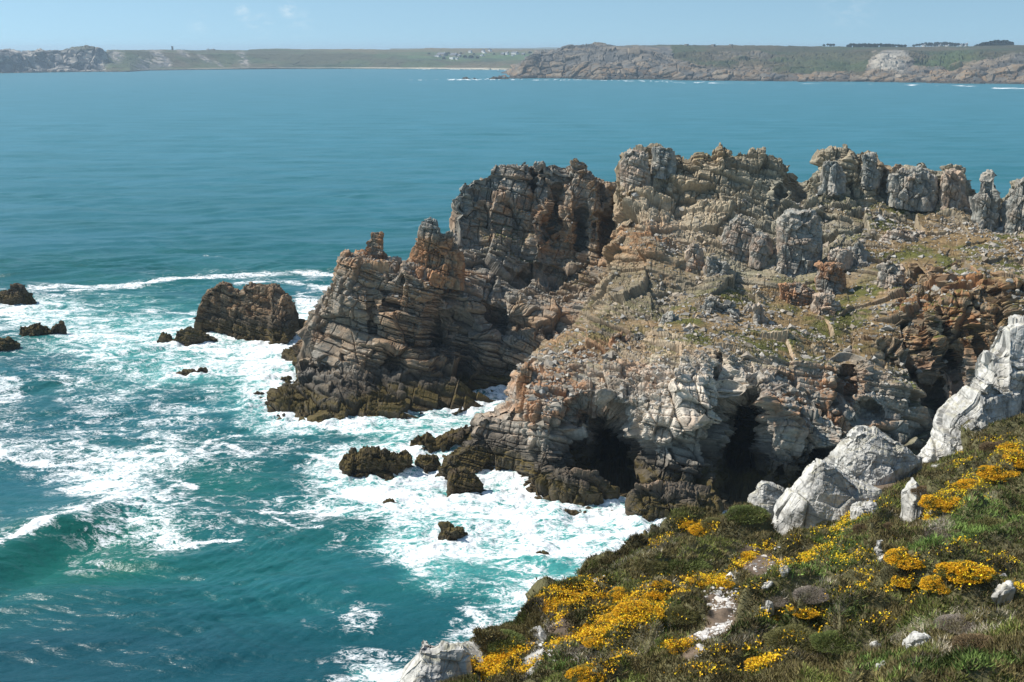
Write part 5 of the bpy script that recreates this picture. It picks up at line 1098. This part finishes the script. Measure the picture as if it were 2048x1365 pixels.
HS = [(880,112,18,5,"long grey slate-roofed building at the left end of the beach hamlet",m_stone,True,False),(873,114,10,3,"small white annex below the long grey building",None,True,False),(905,113.5,14,5,"terraced stone building in the middle of the beach hamlet",m_stone,True,False),
 (916,114,8,3.5,"small low house right of the terraced stone building",m_stone,True,False),(902,119,9,3,"bright white flat building just above the beach",None,False,False),(912,119,6,2.6,"little white hut beside the bright flat building",None,True,False),
 (939,106,6,4,"small white house in front of dark trees",None,True,False),(965,105,5,5,"white gable-ended house, left of the bright pair",None,True,True),(978,104,5,5.5,"white gable-ended house, right of the bright pair",None,True,True),
 (967,108,7,2.4,"low white wall-like building under the bright gable pair",None,False,False),(1004,111,7,4,"grey house at the left of the row near the rocky point",m_stone,True,False),(1012,110,6,4.5,"white house in the row near the rocky point",None,True,False),
 (1027,109,12,4,"long white house in the row near the rocky point",None,True,False),(1024,112.5,5,2.4,"tiny white shed below the long white house",None,True,False),(1045,111,6,3.5,"grey cottage against the rocky point's skyline",m_stone,True,False),(1065,111,9,2,"flat white barn right beside the rocky point",None,False,False),
 (962,112.5,6,2.4,"pale farm shed in the green field",None,True,False)]
for x, y, w_, h_, lb, wl, rf, gb in HS:
    j = int(np.clip(np.searchsorted(pxL, x), 0, len(pxL)-1)); g_ = ground_at(PL, j, y); house(x, y, w_, h_, g_[1]-2, lb, wl, roofed=rf, gable=gb)
# white buildings on the clifftop, and beyond the plateau
for x, w_, lb in [(414,5,"tiny white building on the skyline of the left coast"),(423,9,"long low grey building on the left coast's skyline")]: house(x, 101.2, w_, 2.2, 4160, lb, m_wall if w_ < 6 else m_stone)
for x, w_, h_, lb in [(1846,5,2.2,"white house left of the grove row on the right plateau"),(1878,3,2.4,"small white house under the middle of the right grove"),(1921,3,2.6,"small white house at the right end of the right grove"),(1931,3,4.5,"tall white gable at the right end of the right grove"),(1893,6,1.8,"faint low white building under the right grove")]: house(x, 92.5, w_, h_, 3300, lb)
for x, w_, h_, lb in [(1371,5,2.0,"small dark hut on the skyline of the right plateau"),(1425,5,1.6,"low dark bunker on the right plateau's skyline"),(1460,4,1.6,"second low bunker farther right on the plateau's skyline")]: house(x, 91.2, w_, h_, 3080, lb, m_stone, roofed=False)
# signal tower
g_ = pt(345, 100.6, 4090); s = 4090/FPX; t = thing("signal_tower", g_, "dark ruined signal tower standing alone on the far skyline", "tower")
link("shaft", boxmesh("shaft", [(-1.9*s, 1.1*s, 0, 3*s, -6, 6.2*s)]), m_stone, t); link("parapet", boxmesh("parapet", [(-2.2*s, 1.3*s, -.3*s, 3.2*s, 6.2*s, 7.2*s)]), m_stone, t)
link("window", boxmesh("window", [(-.8*s, -.2*s, -.3, .1, 3.2*s, 4.6*s)]), m_glass, t)
g_ = pt(357, 100.6, 4100); t = thing("stone_ruin", g_, "low pale ruined walls right of the signal tower", "ruin"); link("wall", boxmesh("wall", [(-7, 8, 0, 5, -4, 2.2), (12, 22, 0, 5, -4, 1.6)]), m_wall, t)
# pines: crown of leaf clumps on trunks
crown_v = []
for k in range(4):
    rs_ = np.random.default_rng(990+k); p = rs_.normal(size=(900, 3)); p /= np.linalg.norm(p, axis=1, keepdims=True); p *= (.55+.5*fbm(p*2+k*7, 2, 5))[:, None]*(.6+.4*rs_.random((900, 1)))*np.array([1, 1, .62])
    v = p/np.linalg.norm(p, axis=1, keepdims=True); crown_v.append(soup_mesh("crown", p, v, .25+.2*rs_.random(900), np.array((.028, .042, .018))*(.6+.9*rs_.random((900, 1))), .8))
a_ = np.arange(7)/7*2*math.pi
tv = np.concatenate([np.stack([np.cos(a_)*r_, np.sin(a_)*r_, np.full(7, z_)], -1) for r_, z_ in ((.09, -1.2), (.06, -.2), (.03, .3))])
tf_ = np.array([(k*7+i, k*7+(i+1) % 7, (k+1)*7+(i+1) % 7, (k+1)*7+i) for k in range(2) for i in range(7)]); trunk_me = raw_mesh("trunk", tv, tf_)
m_bark = flat_mat("bark", (.08, .06, .045))
def pine(px, py, wpx, Y, label, group, nm="pine_tree"):
    wpx = wpx*.72; py = py+1.0; R_ = wpx/2*Y/FPX; g_ = pt(px, py, Y); t = thing(nm, g_, label, "tree", group, random.uniform(0, 6)); t.scale = (R_,)*3
    link("crown", crown_v[random.randrange(4)], M_LEAF, t); link("trunk", trunk_me, m_bark, t)
def grove(x0, x1, prof, Y, base, n_, label, group, w_):
    for i in range(n_):
        x = lerp(x0, x1, (i+.5)/n_)+random.uniform(-1, 1); top = np.interp(x, *zip(*prof)); pine(x, top+w_*.25+random.uniform(-.2, .8), w_*random.uniform(.8, 1.25), Y+random.uniform(-25, 25), label, group)
        if base-top > w_*.7: pine(x+random.uniform(-2, 2), (top+base)/2+w_*.2, w_*1.1, Y-30, label, group)
grove(1645, 1671, [(1645,88),(1655,86),(1671,87)], 3150, 92, 4, "dark pine in the small skyline clump left of the long pine row", "small pine clump", 9)
grove(1692, 1812, [(1690,92),(1700,86.5),(1760,86),(1812,89)], 3150, 94, 20, "dark pine in the long flat-topped pine row on the right skyline", "long pine row", 9)
grove(1825, 1932, [(1825,89),(1850,84),(1900,83),(1932,87)], 3800, 91, 18, "hazy pine of the grove behind the white houses on the plateau", "grove behind the white houses", 9)
grove(1948, 2026, [(1946,91),(1965,85),(1990,80),(2015,79.5),(2024,84),(2027,91)], 3150, 93, 15, "dark pine in the dome-shaped wood at the right end of the skyline", "dome-shaped pine wood", 11)
for i, (x, y, w_, lb) in enumerate([(897,106,9,"dark tree right of the long grey building"),(922,106,8,"dark tree behind the terraced stone building"),(930,113,12,"broad dark tree in the hamlet's middle wood"),(942,114,14,"biggest dark tree of the hamlet's middle wood"),(955,115,10,"dark tree at the hamlet wood's right end"),
   (858,107,8,"dark tree at the far left of the hamlet"),(888,116,10,"dark tree below the long grey building"),(948,108,7,"dark tree right of the small white house"),(988,108,7,"dark tree right of the bright gable pair"),(1060,105,10,"dark tree on the skyline by the rocky point"),(1075,106,9,"dark tree half hidden by the rocky point")]):
    j = int(np.clip(np.searchsorted(pxL, x), 0, len(pxL)-1)); g_ = ground_at(PL, j, y+2); pine(x, y, w_, g_[1]-4, lb, None, "tree")
# skerries across the bay
rock("sea_rock", "low dark skerry in the white line off the far rocky point", "rock", [(922,157.5),(930,155.5),(945,155.5),(956,157.5)], [(922,158.6),(940,158.8),(956,158.6)], 12, Y=2590, S=3, colf=dark_col, seed=201, res=.8, mat=M_FAR, tide=0)
rock("sea_rock", "dark skerry trailing from the far rocky point", "rock", [(975,158),(985,156),(998,153.5),(1010,154),(1018,158)], [(975,159),(1000,159.4),(1018,159)], 25, Y=2580, S=3, colf=dark_col, seed=202, res=.8, mat=M_FAR)
rock("sea_rock", "small dark skerry near the right edge off the far cliffs", "rock", [(1998,175.6),(2006,174.4),(2016,175.2),(2024,176)], [(1998,177),(2024,177.2)], 10, Y=2110, S=3, colf=dark_col, seed=203, res=.8, mat=M_FAR)
